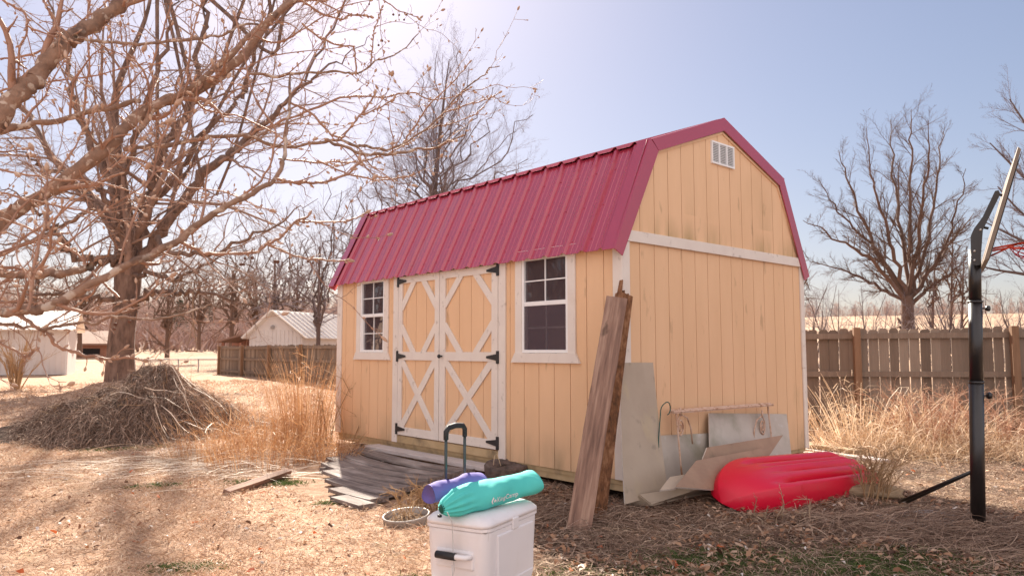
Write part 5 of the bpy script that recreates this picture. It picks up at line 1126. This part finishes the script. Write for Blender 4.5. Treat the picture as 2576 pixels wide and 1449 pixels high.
# ------------------------------------------------------------------ the pear tree whose branches hang across the upper left
RG = RS(123)
pb = np.array([-3.35, 3.3, 0.]); pb[2] = Z(pb[0], pb[1])
PT = np.array([pb+[0, 0, -.1], pb+[.02, 0, .5], pb+[.08, .03, 1.0], pb+[.12, .0, 1.5], pb+[.1, .1, 2.1], pb+[0, .2, 3.0], pb+[.1, .3, 4.2]]); PR = np.array([.17, .14, .125, .115, .09, .06, .02])
def limb(pts, y0, y1, r0, r1, root=None, sub=6):
    P, R = trace(pts, y0, y1, r0, r1, sub); n = len(P)
    nz = RG.normal(0, 1, (n, 3)); nz[1:-1] = .5*nz[1:-1]+.25*nz[:-2]+.25*nz[2:]; nz[0] = 0; nz[-1] = 0
    P = P+nz*np.minimum(R*.9, .006)[:, None]+.012*np.sin(np.linspace(0, RG.uniform(4, 9), n))[:, None]*np.array([RG.normal(0, .25), RG.normal(0, .3), RG.normal(0, .35)])
    R = R*(1+.10*RG.normal(0, 1, n)).clip(.75, 1.4)*np.where(RG.rand(n) < .12, 1.22, 1.)
    if root is not None:
        z = min(max(root, .3), 2.8); q = np.array([np.interp(z, PT[:, 2], PT[:, k]) for k in range(3)]); m_ = (q+P[0])/2+[0, 0, .02]
        P = np.concatenate([[q, m_], P]); R = np.concatenate([[R[0]*1.35, R[0]*1.15], R])
    return P, R
PL = [(PT, PR),
 limb([(-90, 395), (0, 290), (60, 215), (90, 190), (150, 122), (205, 85), (250, 50), (340, -25), (420, -110)], 2.9, 3.2, 25, 15, 1.5),
 limb([(-120, 700), (-50, 620), (0, 556), (75, 512), (145, 469), (257, 386), (310, 330), (353, 282), (410, 256), (477, 236), (581, 174), (622, 124), (680, 50), (747, -10), (800, -80)], 3.1, 3.9, 20, 8, .9),
 limb([(-60, 352), (0, 336), (60, 322), (124, 307), (207, 286), (290, 265), (353, 253)], 3.2, 3.5, 9, 5.5, 1.6),
 limb([(340, 335), (361, 315), (398, 265), (498, 216), (601, 116), (647, 70), (726, 12), (800, -50)], 3.45, 3.7, 8, 5),
 limb([(190, 92), (207, 98), (290, 106), (373, 109), (498, 102), (560, 95), (601, 66), (650, 60)], 2.95, 3.3, 4.4, 2.6),
 limb([(-60, 800), (-30, 788), (0, 783), (83, 779), (140, 762), (207, 725), (311, 671), (415, 622), (465, 601), (539, 539), (600, 510), (647, 485), (697, 452), (712, 410), (713, 373), (720, 310), (726, 257), (726, 187)], 2.1, 2.5, 13, 3, .75),
 limb([(697, 452), (740, 462), (788, 464), (830, 452), (859, 441), (887, 427), (906, 408)], 2.45, 2.5, 4, 3),
 limb([(450, 610), (485, 625), (518, 640), (570, 642), (622, 638), (655, 628), (672, 613), (705, 601), (725, 575), (742, 558), (776, 543)], 2.4, 2.6, 4.4, 2.5),
 limb([(672, 613), (705, 632), (747, 647), (809, 655), (850, 657), (878, 656)], 2.5, 2.6, 3, 1.8),
 limb([(742, 558), (800, 560), (859, 560), (890, 550), (920, 536)], 2.6, 2.65, 2.4, 1.8),
 limb([(20, 780), (54, 796), (112, 833), (137, 866), (178, 883), (225, 897), (270, 906), (332, 898), (361, 906)], 2.15, 2.3, 5.5, 2.4),
 limb([(-40, 805), (0, 815), (50, 824), (104, 829), (160, 822), (207, 810), (232, 821), (265, 800), (310, 797), (353, 806), (415, 800), (477, 783), (510, 772), (535, 761)], 2.15, 2.3, 4.6, 1.9, .75),
 limb([(-60, 690), (0, 688), (60, 690), (124, 690), (180, 684), (228, 672)], 2.5, 2.5, 11, 9, 1.05),
 limb([(-30, 868), (0, 875), (54, 889), (70, 887), (87, 881)], 2.2, 2.2, 3, 2),
 limb([(280, 695), (265, 709), (235, 735), (207, 750), (165, 785), (124, 821)], 2.3, 2.3, 3, 2),
 limb([(311, 377), (345, 374), (373, 371), (436, 365), (498, 353), (550, 347), (601, 344), (635, 344), (684, 369), (747, 369), (809, 357), (859, 353), (900, 365), (921, 368), (968, 379), (1015, 360), (1058, 332), (1106, 294), (1143, 247), (1186, 209), (1219, 190), (1229, 173), (1258, 168)], 3.5, 4.3, 6, 1.2),
 limb([(1015, 360), (1026, 340), (1039, 318), (1077, 265), (1129, 218), (1162, 185), (1179, 164)], 4.1, 4.2, 2.6, 1.3),
 limb([(1120, 283), (1165, 268), (1210, 256), (1235, 245), (1255, 235)], 4.2, 4.25, 1.8, 1.2),
 limb([(1087, 325), (1105, 318), (1125, 315), (1191, 289), (1215, 270), (1231, 251)], 4.2, 4.25, 1.7, 1.),
 limb([(820, 352), (859, 364), (906, 384), (978, 386), (1030, 382), (1087, 379), (1115, 367), (1139, 351), (1172, 339)], 3.6, 3.3, 4.2, 2.0),
 limb([(700, 400), (780, 408), (859, 408), (906, 408), (954, 394), (1000, 375), (1039, 356)], 3.5, 3.7, 2.6, 1.4),
 limb([(800, 405), (859, 431), (902, 446), (963, 455), (1000, 449), (1030, 441)], 3.3, 3.4, 2.6, 1.6),
 limb([(631, 340), (660, 323), (705, 307), (780, 278), (859, 244), (920, 243), (978, 244), (1010, 236), (1039, 235), (1077, 254), (1139, 247), (1181, 223)], 3.7, 3.9, 3.6, 1.2),
 limb([(726, 257), (790, 290), (830, 340), (863, 350), (885, 320), (911, 289), (928, 262), (940, 237)], 2.5, 2.6, 3, 2.2),
 limb([(911, 289), (945, 276), (982, 256)], 2.55, 2.6, 2.2, 1.8),
 limb([(620, 185), (700, 192), (780, 188), (859, 185), (890, 187), (911, 183), (944, 152), (987, 140), (1012, 124), (1025, 114), (1053, 85)], 3.6, 3.9, 3.6, 1.2),
 limb([(932, 165), (938, 120), (944, 76), (952, 45), (959, 19)], 3.8, 3.8, 1.8, 1.1),
 limb([(760, 60), (800, 95), (859, 114), (887, 114), (895, 145), (897, 180)], 3.6, 3.7, 2.6, 1.8),
 limb([(747, -10), (800, 30), (859, 47), (887, 36), (912, 40), (935, 47)], 3.8, 3.8, 3, 1.4),
 limb([(880, -60), (930, -30), (968, 0), (1001, 28), (1025, 38), (1049, 47)], 3.6, 3.7, 2.2, 1.0),
 # the reddish shoots close to the lens and more of the tangle at upper left
 limb([(-60, 640), (0, 600), (60, 520), (120, 470), (180, 380), (205, 330), (235, 285)], 1.9, 2.0, 3.4, 1.6, .9),
 limb([(30, 620), (120, 560), (200, 500), (270, 430), (330, 380), (380, 330), (415, 310)], 2.0, 2.1, 3, 1.4),
 limb([(130, 640), (200, 600), (280, 520), (360, 460), (420, 390), (470, 310), (520, 270)], 2.1, 2.2, 2.6, 1.2),
 limb([(70, 780), (85, 700), (100, 600), (118, 540), (112, 480), (118, 430)], 1.8, 1.85, 4, 2.4),
 limb([(300, 665), (330, 560), (370, 470), (400, 380), (430, 300), (470, 180), (490, 60), (520, -30)], 2.6, 2.9, 3.0, 1.6),
 limb([(480, 590), (560, 520), (640, 470), (680, 420), (700, 330), (640, 250), (610, 120), (590, 40)], 2.6, 2.6, 3.2, 2.),
 limb([(-30, -20), (20, 10), (66, 32), (70, 60), (52, 130), (46, 220)], 3.0, 3.0, 3.2, 2.6),
 limb([(66, 66), (100, 80), (155, 100), (190, 108)], 3.0, 3.05, 2.6, 1.6),
 limb([(110, 0), (125, 30), (150, 80), (157, 92)], 2.95, 2.95, 3.4, 3),
 limb([(210, 300), (212, 240), (220, 160), (215, 90), (225, 0), (230, -60)], 3.4, 3.4, 3, 1.8),
 limb([(380, 270), (385, 200), (378, 180), (395, 130), (420, 40), (440, -40)], 3.4, 3.5, 3, 1.8),
 limb([(300, 770-20), (240, 700), (200, 640), (120, 600), (40, 560), (-40, 540)], 2.6, 2.8, 4, 2),
 limb([(-40, 420), (60, 440), (140, 450), (220, 455), (300, 470), (380, 500), (450, 510)], 2.9, 3.1, 3, 1.2, 1.3),
 limb([(-40, 480), (80, 500), (160, 520), (240, 540), (300, 560), (380, 560)], 2.7, 2.9, 3, 1.2, 1.2),
 limb([(0, 150), (60, 140), (130, 120), (200, 60), (260, 20), (300, -30)], 3.3, 3.5, 3, 1.4),
 limb([(0, 230), (80, 210), (170, 200), (250, 190), (320, 170), (400, 160)], 3.4, 3.6, 2.8, 1.2, 1.9),
 limb([(257, 386), (330, 400), (420, 430), (470, 470), (560, 480), (640, 520)], 3.4, 3.4, 3, 1.2),
 limb([(477, 236), (520, 280), (600, 290), (680, 330), (720, 360)], 3.6, 3.5, 2.8, 1.4),
 limb([(500, 225), (540, 150), (600, 180), (680, 140), (760, 130), (850, 120)], 3.6, 3.8, 2.6, 1.),
 limb([(640, 90), (700, 110), (780, 60), (860, 20), (930, 5)], 3.7, 3.8, 2.6, 1.),
]
outp = [[], [], []]
SP1 = [(-4.6, .75, None, .20, .04, 9, .05, .50, .34), (-9, .85, None, .28, .06, 4, .06, .72, .075), (-9, 1.0, None, .30, .05, 3, .1, .8, .028)]
for P, R in PL[1:]: sprout(RG, P, R, 0, SP1, outp)
for P, R in PL[1:]:
    o2 = [[]]; sprout(RG, P, R, 0, [(-12, 1.15, None, .35, .08, 4, .03, .42, .06)], o2); outp[1] += o2[0]
pear = thing('pear_tree', 'budding bare pear tree whose branches hang across the upper left', 'tree', tuple(pb))
rel = lambda lst: [(P-pb, R) for P, R in lst]
tubes('trunk', rel([PL[0]]), 14, M['pearbark'], pear)
thick = [q for q in PL[1:] if q[1].max() > .0085]; thin = [q for q in PL[1:] if q[1].max() <= .0085]
for q in thick: tubes('limb', rel([q]), 12, M['pearbark'], pear)
tubes('crown', [(P, R, 8) for P, R in rel(thin)]+[(P, R, 6) for P, R in rel(outp[0])]+[(P, R, 5) for P, R in rel(outp[1]+outp[2])], 6, M['peartwig'], pear)
# fuzzy buds at the tips, and knuckle buds along the shoots
iv, iff = bmesh_ico(2)
tips = [(P[-1], P[-1]-P[-2], 1.) for P, R in outp[0]+thin]+[(P[-1], P[-1]-P[-2], .62) for P, R in outp[1] if RG.rand() < .5]
for P, R in thin+outp[0]:
    for j in range(1, len(P)-1):
        if RG.rand() < .4:
            t = P[j+1]-P[j]; t = t/np.linalg.norm(t); q = RG.normal(size=3); q -= t*(q@t); q /= np.linalg.norm(q); tips.append((P[j]+q*R[j], t+q*.8, .6))
BV, BF = [], []
for k_, (p, d, s_) in enumerate(tips):
    d = d/(np.linalg.norm(d)+1e-9); u_ = np.cross(d, [.3, .5, .8]); u_ /= np.linalg.norm(u_); w_ = np.cross(d, u_); l = .0135*s_*RG.uniform(.8, 1.3); r = .0062*s_*RG.uniform(.85, 1.2)
    z = iv[:, 2]; tap = 1-.35*np.clip(z, 0, 1)
    BV.append(p+d*l*.8+iv[:, 0:1]*tap[:, None]*r*u_+iv[:, 1:2]*tap[:, None]*r*w_+z[:, None]*l*d); BF.append(iff+k_*len(iv))
tag(raw('buds', np.concatenate(BV)-pb, np.concatenate(BF), M['bud'], pear, True), kind='stuff')
BV, BF, st = [], [], []; k_ = 0
spots = [(1018, 40, 3.7), (1000, 25, 3.7), (1142, 238, 4.2), (1150, 250, 4.2), (1120, 322, 4.2), (1112, 330, 4.2), (1105, 315, 4.2), (600, 672, 2.4), (622, 640, 2.4), (705, 660, 2.5), (780, 648, 2.5), (950, 110, 3.8), (940, 8, 3.7), (320, 800, 2.3), (300, 815, 2.3)]
for (u, v, y) in spots:
    for q in range(2):
        p = at(u+RG.uniform(-14, 14), v+RG.uniform(-10, 14), y); r = .0055 if y < 3 else .006
        BV.append(p+iv*r*RG.uniform(.8, 1.2)); BF.append(iff+k_*len(iv)); k_ += 1; t_p = p+np.array([RG.normal(0, .01), 0, .035]); st.append((np.array([t_p, (t_p+p)/2+[.003, 0, 0], p]), np.full(3, .0008)))
tag(raw('dried_fruit', np.concatenate(BV)-pb, np.concatenate(BF), M['berry'], pear, True), kind='stuff'); tubes('fruit_stalks', rel(st), 3, M['berry'], pear)
# ------------------------------------------------------------------ brush pile
PC = np.array([-5.55, 11.5])
def pz(x, y):
    x = np.asarray(x, float); y = np.asarray(y, float); dx, dy = (x-PC[0]), (y-PC[1])
    rx = np.where(dx < 0, 1.52, 1.50); q = np.sqrt((dx/rx)**2+(dy/1.9)**2); m_ = np.clip(1-q**1.9, 0, 1)**1.15*.90
    m_ = m_*(.94+.05*np.sin(4.3*x))+.15*np.clip(1-q, 0, 1)**.5*(np.sin(3.1*x+1)*np.sin(2.7*y+.5)+.55*np.sin(7*x+2*y)*np.sin(6.1*y-x)+.22*np.sin(17*x+3*y)*np.sin(14*y+5*x))
    m_ = m_+.10*np.exp(-((x+5.25)**2+(y-11.3)**2)/.05)+.22*np.exp(-((x+7.0)**2/.35+(y-10.7)**2/.25))
    return gz(x, y)+np.maximum(m_, -.03)-.02
pile = thing('brush_pile', 'big mound of matted dead grass and brush on the sunlit lawn', 'brush pile', (0, 0, 0))
u = np.linspace(-2.6, 2.8, 90); v = np.linspace(-2.4, 2.4, 80); UU, VV_ = np.meshgrid(PC[0]+u, PC[1]+v); ZZ = pz(UU, VV_)+RS(4).normal(0, .012, UU.shape); idx = np.arange(90*80).reshape(80, 90)
M['pile'] = mat('brush_pile_mass', [(.04, .025, .018), (.12, .08, .06), (.22, .155, .115)], 11, (1, 1, 1), 1, 1., 24, bdist=.06)
q_ = np.sqrt(((UU-PC[0])/2.3)**2+((VV_-PC[1])/2.05)**2); ZZ = np.where(q_ > 1, ZZ-.12*(q_-1)-.01, ZZ)
raw('mound', np.stack([UU, VV_, ZZ], -1).reshape(-1, 3), np.stack([idx[:-1, :-1], idx[:-1, 1:], idx[1:, 1:], idx[1:, :-1]], -1).reshape(-1, 4), M['pile'], pile, True)
rg = RS(15); n = 24000; a = rg.uniform(0, 2*pi, n); r = np.sqrt(rg.uniform(0, 1, n)); xy = PC+np.stack([np.cos(a)*r*1.68+.0, np.sin(a)*r*1.95], 1)
tag(strands('matted_grass', xy, rg.uniform(.06, .34, n), rg.uniform(.004, .010, n), M['pilehay'], pile, 16, K=6, arch=.22, curl=1.9, ang=a+.8*np.sin(2.3*xy[:, 0]+1.7*xy[:, 1]), zfun=pz, angsd=.85), kind='stuff')
n = 60; xy = PC+np.stack([rg.uniform(-.3, 2.4, n), rg.uniform(-1.2, .8, n)], 1)
nb = 260; rb = RS(19); ls = []
for i in range(nb):
    a_ = rb.uniform(0, 6.28); r_ = np.sqrt(rb.rand())*1.6; p = np.array([PC[0]+cos(a_)*r_*1.1, PC[1]+sin(a_)*r_*.9, 0]); p[2] = float(pz(p[0], p[1]))-.03; d = rb.normal(0, 1, 3); d[2] = abs(d[2])*.5+.1; d *= rb.uniform(.12, .45)/np.linalg.norm(d); ls.append((np.array([p, p+d*.5+rb.normal(0, .015, 3), p+d]), np.array([.004, .003, .0015])))
tubes('broken_stick', ls, 4, M['shrubtwig'], pile)['kind'] = 'stuff'
tag(strands('pale_reeds', xy, rg.uniform(.5, 1.3, n), rg.uniform(.010, .018, n), M['paleread'], pile, 17, K=6, arch=.06, curl=.4, ang=-.35, zfun=pz, lift=.05), kind='stuff')
# ------------------------------------------------------------------ tall dry grass left of the shed
def clump(name, label, cx, cy, rx, ry, n, h0, h1, m, seed, lean=.16, w0=.004, w1=.007, leaves=1.2, group=None):
    rg = RS(seed); a = rg.uniform(0, 6.283, n); r = np.sqrt(rg.uniform(0, 1, n)); xy = np.stack([cx+rx*r*np.cos(a), cy+ry*r*np.sin(a)], 1); root = thing(name, label, 'grass', (cx, cy, Z(cx, cy)), 0, group)
    h = rg.uniform(h0, h1, n)*(1.05-.25*r); b = np.array(root.location)
    o = blades('stems', xy-b[:2], h, rg.uniform(w0, w1, n), m, root, seed, lean=lean, K=5, curl=.25, zoff=gz(xy[:, 0], xy[:, 1])-b[2]); o['kind'] = 'stuff'
    k_ = int(n*leaves); i = rg.randint(0, n, k_); t = rg.uniform(.1, .95, k_); P0 = np.stack([xy[i, 0]-b[0]+rg.normal(0, .03, k_), xy[i, 1]-b[1]+rg.normal(0, .03, k_), h[i]*t*.9], 1)
    d = rg.normal(0, 1, (k_, 3)); d[:, 2] = np.abs(d[:, 2])*.6; d *= (rg.uniform(.05, .22, k_)/np.linalg.norm(d, axis=1))[:, None]
    P = np.stack([P0, P0+d*.55+[0, 0, .02], P0+d+[0, 0, -.02]], 1); o = ribbons('blades', P, rg.uniform(.004, .009, k_), m, root, rng=rg, prof=[1, .8, .2]); o['kind'] = 'stuff'
    return root
GR = 'dry grass clumps left of the shed'
clump('grass_clump', 'tallest orange dry grass clump, touching the left corner of the shed', -2.62, 9.35, .34, .42, 460, .7, 1.55, M['stem'], 31, lean=.07, group=GR)
clump('grass_clump', 'orange dry grass clump just left of the tallest one', -3.05, 9.2, .45, .5, 170, .4, 1.15, M['stem'], 32, lean=.18, group=GR)
clump('grass_clump', 'low orange dry grass clump nearest the short brown timber', -2.75, 8.2, .55, .55, 300, .2, .75, M['stem'], 33, lean=.3, leaves=1.5, group=GR)
clump('grass_clump', 'low spreading orange grass clump beside the brush pile', -3.55, 8.9, .5, .7, 230, .2, .8, M['stem'], 34, lean=.35, leaves=1.6, group=GR)
clump('grass_clump', 'thin scruffy dry grass at the left end of the plank ramp', -2.05, 8.35, .35, .45, 260, .12, .38, M['stem'], 35, lean=.5, leaves=1., group=GR)
rg = RS(36); n = 420; xy = np.stack([rg.normal(-3.7, .8, n), rg.normal(8.1, .55, n)], 1)
tag(strands('flattened_reeds', xy, rg.uniform(.4, 1.1, n), rg.uniform(.005, .010, n), M['paleread'], None, 37, K=6, arch=.06, curl=.35, ang=.25, angsd=.3), 'pale flattened reeds lying between brush pile and orange grass', 'dead reeds', kind='stuff')
# weeds and brush at right, in front of the fence
GR2 = 'dry weeds before the picket fence'
clump('grass_clump', 'curly sunlit straw coloured grass clump right behind the shed back corner', 4.30, 9.25, .45, .5, 120, .5, 1.15, M['weed'], 41, lean=.55, w0=.009, w1=.016, leaves=3.5, group=GR2)
clump('grass_clump', 'pale tangled weed clump in the middle before the picket fence', 5.15, 9.3, .5, .5, 130, .4, 1.0, M['weed'], 42, lean=.7, w0=.006, w1=.012, leaves=4, group=GR2)
clump('grass_clump', 'low matted pale weeds in front of the tangled clump', 5.0, 8.75, 1.1, .45, 260, .1, .4, M['weed'], 43, lean=1.0, w0=.005, w1=.010, leaves=3.5, group=GR2)
rg = RS(40); n = 1500; xy = np.stack([rg.normal(4.9, .75, n), rg.normal(9.1, .45, n)], 1)
tag(strands('tangled_weeds', xy, rg.uniform(.25, .9, n), rg.uniform(.005, .012, n), M['weed'], None, 48, K=8, arch=.35, curl=2.2), 'tangled arching pale weed stalks before the picket fence', 'weeds', kind='stuff')
def brush(label, cx, cy, rx, ry, n, h0, h1, m, seed, name='dead_brush'):
    rg = RS(seed); b = np.array([cx, cy, Z(cx, cy)]); ls = []
    for i in range(n):
        p = b+[rg.uniform(-rx, rx), rg.uniform(-ry, ry), -.02]; a = rg.uniform(0, 6.28); h = rg.uniform(h0, h1); l = rg.uniform(.3, 1.1)*h; d = np.array([cos(a)*l, sin(a)*l*.7, 0])
        ls.append((np.array([p, p+d*.2+[0, 0, h*.5], p+d*.55+[0, 0, h*.85]+rg.normal(0, .02, 3), p+d+[0, 0, h]+rg.normal(0, .03, 3)]), np.array([.006, .005, .004, .002])))
    return maketree(name, label, ls, [(7, .6, .4, .15, .02, 4, .2, .6, None), (3, .6, .5, .15, .0, 3, .2, .7, None)], seed, m, m, base=b, cat='brush', k0=4, ks=(3, 3, 3))
M['redbrush'] = mat('red_brown_brush_stem', [(.30, .14, .08), (.50, .28, .18), (.64, .44, .32)], 5, rough=.8, island=.5)
brush('tangle of reddish dead brush right of the hoop pole before the fence', 7.2, 9.8, 1.5, .5, 90, .15, .5, M['redbrush'], 43)
brush('tangle of reddish dead brush left of the hoop pole before the fence', 5.6, 9.3, .8, .6, 120, .25, .85, M['redbrush'], 44)
brush('thin dry weed with hanging seed stems at the kayak tail', 3.02, 6.28, .10, .08, 26, .25, .5, M['shrubtwig'], 45, 'dead_weed')
brush('pale straw weed leaning over the kayak bow', 1.98, 5.42, .30, .05, 7, .08, .22, M['straw'], 46, 'dead_weed')
brush('small tuft of dead stems standing behind the white ring planter', -.70, 5.72, .16, .08, 26, .10, .26, M['shrubtwig'], 49, 'dead_weed')
brush('dry dead vine against the wall left of the double doors', *unshed(-4.35, -.12)[:2], .30, .05, 7, .4, 1.1, M['shrubtwig'], 47, 'dead_vine')
# ------------------------------------------------------------------ ground cover
def inshed(xy, pad=0.):
    lx = cy_*(xy[:, 0]-SO[0])-sy_*(xy[:, 1]-SO[1]); ly = sy_*(xy[:, 0]-SO[0])+cy_*(xy[:, 1]-SO[1])
    return (lx > -L-pad) & (lx < pad) & (ly > -pad) & (ly < W+pad), lx, ly
def sector(n, r0, r1, seed, a0=-40, a1=40, pw=1.6):
    rg = RS(seed); u = rg.uniform(0, 1, n); k = 2-pw; r = (r0**k+u*(r1**k-r0**k))**(1/k); a = np.radians(rg.uniform(a0, a1, n)); xy = np.stack([r*np.sin(a), r*np.cos(a)], 1); ok, lx, ly = inshed(xy)
    ramp_ = (lx > -3.5) & (lx < -1.3) & (ly > -1.7) & (ly < 0) & (lx < -1.3)
    return xy[~ok & ~ramp_]
def litterzone(xy):
    return np.clip(1.3*xy[:, 0]+.6, 0, 1)*np.clip(.55*xy[:, 0]-.9*xy[:, 1]+6.6, 0, 1)
xy = sector(170000, 3.2, 26, 51); lz = litterzone(xy); xy = xy[RS(1).rand(len(xy)) > lz*.85]; r = np.hypot(xy[:, 0], xy[:, 1]); rg = RS(2)
nz_ = np.sin(1.7*xy[:, 0]+.5)*np.sin(1.3*xy[:, 1])+np.sin(3.9*xy[:, 0]+2*xy[:, 1]); hh_ = rg.uniform(.012, .045, len(xy))*(1+.4*nz_.clip(-1, 1))*(1+r/30)
tag(blades('lawn_grass', xy, hh_, .0022+.00075*r, M['lawn'], seed=52, lean=1.3, K=3, curl=.8), 'short dry tan winter grass of the lawn', 'grass', kind='stuff')
xy = sector(26000, 3.2, 14, 53); rg = RS(3); r = np.hypot(xy[:, 0], xy[:, 1])
tag(strands('straw_litter', xy, rg.uniform(.03, .14, len(xy)), .0022+.0006*r, M['straw'], None, 54, K=4, arch=.1, curl=1.), 'loose bleached straw strewn over the lawn', 'straw', kind='stuff')
rg = RS(55); n = 42000; xy = np.stack([rg.uniform(-.2, 5.2, n), rg.uniform(3.5, 8.2, n)], 1); ok, lx, ly = inshed(xy, .0); xy = xy[(~ok) & (litterzone(xy) > rg.uniform(0, .9, n))]
den = np.sin(2.3*xy[:, 0]+1)*np.sin(2.9*xy[:, 1]+.4)+.6*np.sin(5*xy[:, 0]-3*xy[:, 1]); xy = xy[den+rg.uniform(-1, 1.4, len(xy)) > 0]; n = len(xy)
tag(strands('matted_straw', xy, rg.uniform(.03, .20, n), rg.uniform(.0025, .0055, n), M['hay'], None, 56, K=6, arch=.14, curl=2.0), 'brown matted dead grass around the leaning planks and kayak', 'dead grass', kind='stuff')
rg = RS(57); n = 3000; xy = np.concatenate([np.stack([rg.normal(2.9, .55, n), rg.normal(5.35, .30, n)], 1), np.stack([rg.normal(.35, .45, n//2), rg.normal(5.5, .35, n//2)], 1), np.stack([rg.normal(3.6, .6, n//2), rg.normal(4.6, .35, n//2)], 1)]); ok, lx, ly = inshed(xy, .05); xy = xy[~ok]; n = len(xy)
def hump(x, y): return gz(x, y)+.03*np.exp(-((x-2.7)**2/.25+(y-5.35)**2/.09))+.06*np.exp(-((x-3.6)**2/.4+(y-4.6)**2/.1))+.05*np.exp(-((x-.35)**2/.2+(y-5.5)**2/.1))
tag(strands('long_straw', xy, rg.uniform(.12, .40, n), rg.uniform(.003, .006, n), M['hay'], None, 58, K=8, arch=.09, curl=1.3, zfun=hump, ang=.15, angsd=.8), 'long combed over tan grass between the kayak and the hoop pole', 'dead grass', kind='stuff')
def leaves(name, xy, m, seed, s0, s1, label, cat):
    rg = RS(seed); n = len(xy); s = rg.uniform(s0, s1, n); a = rg.uniform(0, 6.283, n); d = np.stack([np.cos(a), np.sin(a), rg.normal(0, .3, n)], 1)*s[:, None]; z = gz(xy[:, 0], xy[:, 1])+rg.uniform(.008, .03, n); p = np.stack([xy[:, 0], xy[:, 1], z], 1)
    P = np.stack([p, p+d*.3+np.array([0, 0, .15])*s[:, None], p+d*.65+rg.normal(0, .12, (n, 3))*s[:, None]+np.array([0, 0, .15])*s[:, None], p+d], 1)
    return tag(ribbons(name, P, s*rg.uniform(.35, .65, n), m, None, rng=rg, prof=[.15, 1, .8, .1], side=np.array([0, 0, 1])+rg.normal(0, .45, (n, 3))), label, cat, kind='stuff')
leaves('fallen_leaves', sector(3000, 3.2, 14, 61), M['leaf'], 62, .018, .055, 'small brown fallen leaves scattered over the ground', 'leaves')
leaves('bleached_leaves', sector(800, 3.2, 12, 63), M['leafpale'], 64, .015, .045, 'small bleached white leaf scraps scattered over the ground', 'leaves')
xl = sector(9000, 3.3, 8, 71, -5, 42, 1.2); xl = xl[litterzone(xl) > .5]; xl = xl[(np.sin(3.1*xl[:, 0]+2)*np.sin(2.7*xl[:, 1])+np.sin(6*xl[:, 0]+4*xl[:, 1])*.5) > .1]
leaves('leaf_litter', xl, M['leaf'], 72, .02, .06, 'patches of dark rotting leaves in the shade of the shed', 'leaves')
leaves('rust_leaves', sector(170, 3.4, 10, 65), M['leafred'], 66, .03, .06, 'a few rust orange leaves on the ground', 'leaves')
rg = RS(67); cs = [(.7, 4.05, .35), (1.4, 4.0, .5), (2.2, 4.0, .45), (1.2, 4.5, .25), (2.4, 4.6, .3), (3.0, 4.1, .4), (-1.5, 6.2, .06), (-1.9, 4.4, .10), (-3.3, 6.9, .12), (-2.3, 7.1, .16), (-5.0, 9.6, .25), (-.5, 4.0, .15), (1.95, 4.35, .3)]
xy = np.concatenate([np.stack([rg.normal(cx, s, int(9000*s)), rg.normal(cy, s*.5, int(9000*s))], 1) for cx, cy, s in cs])
tag(blades('clover_patches', xy, rg.uniform(.012, .036, len(xy)), rg.uniform(.005, .011, len(xy)), M['green_leaf'], seed=68, lean=1., K=3, curl=.9), 'low green clover and moss patches among the dead grass', 'clover', kind='stuff')
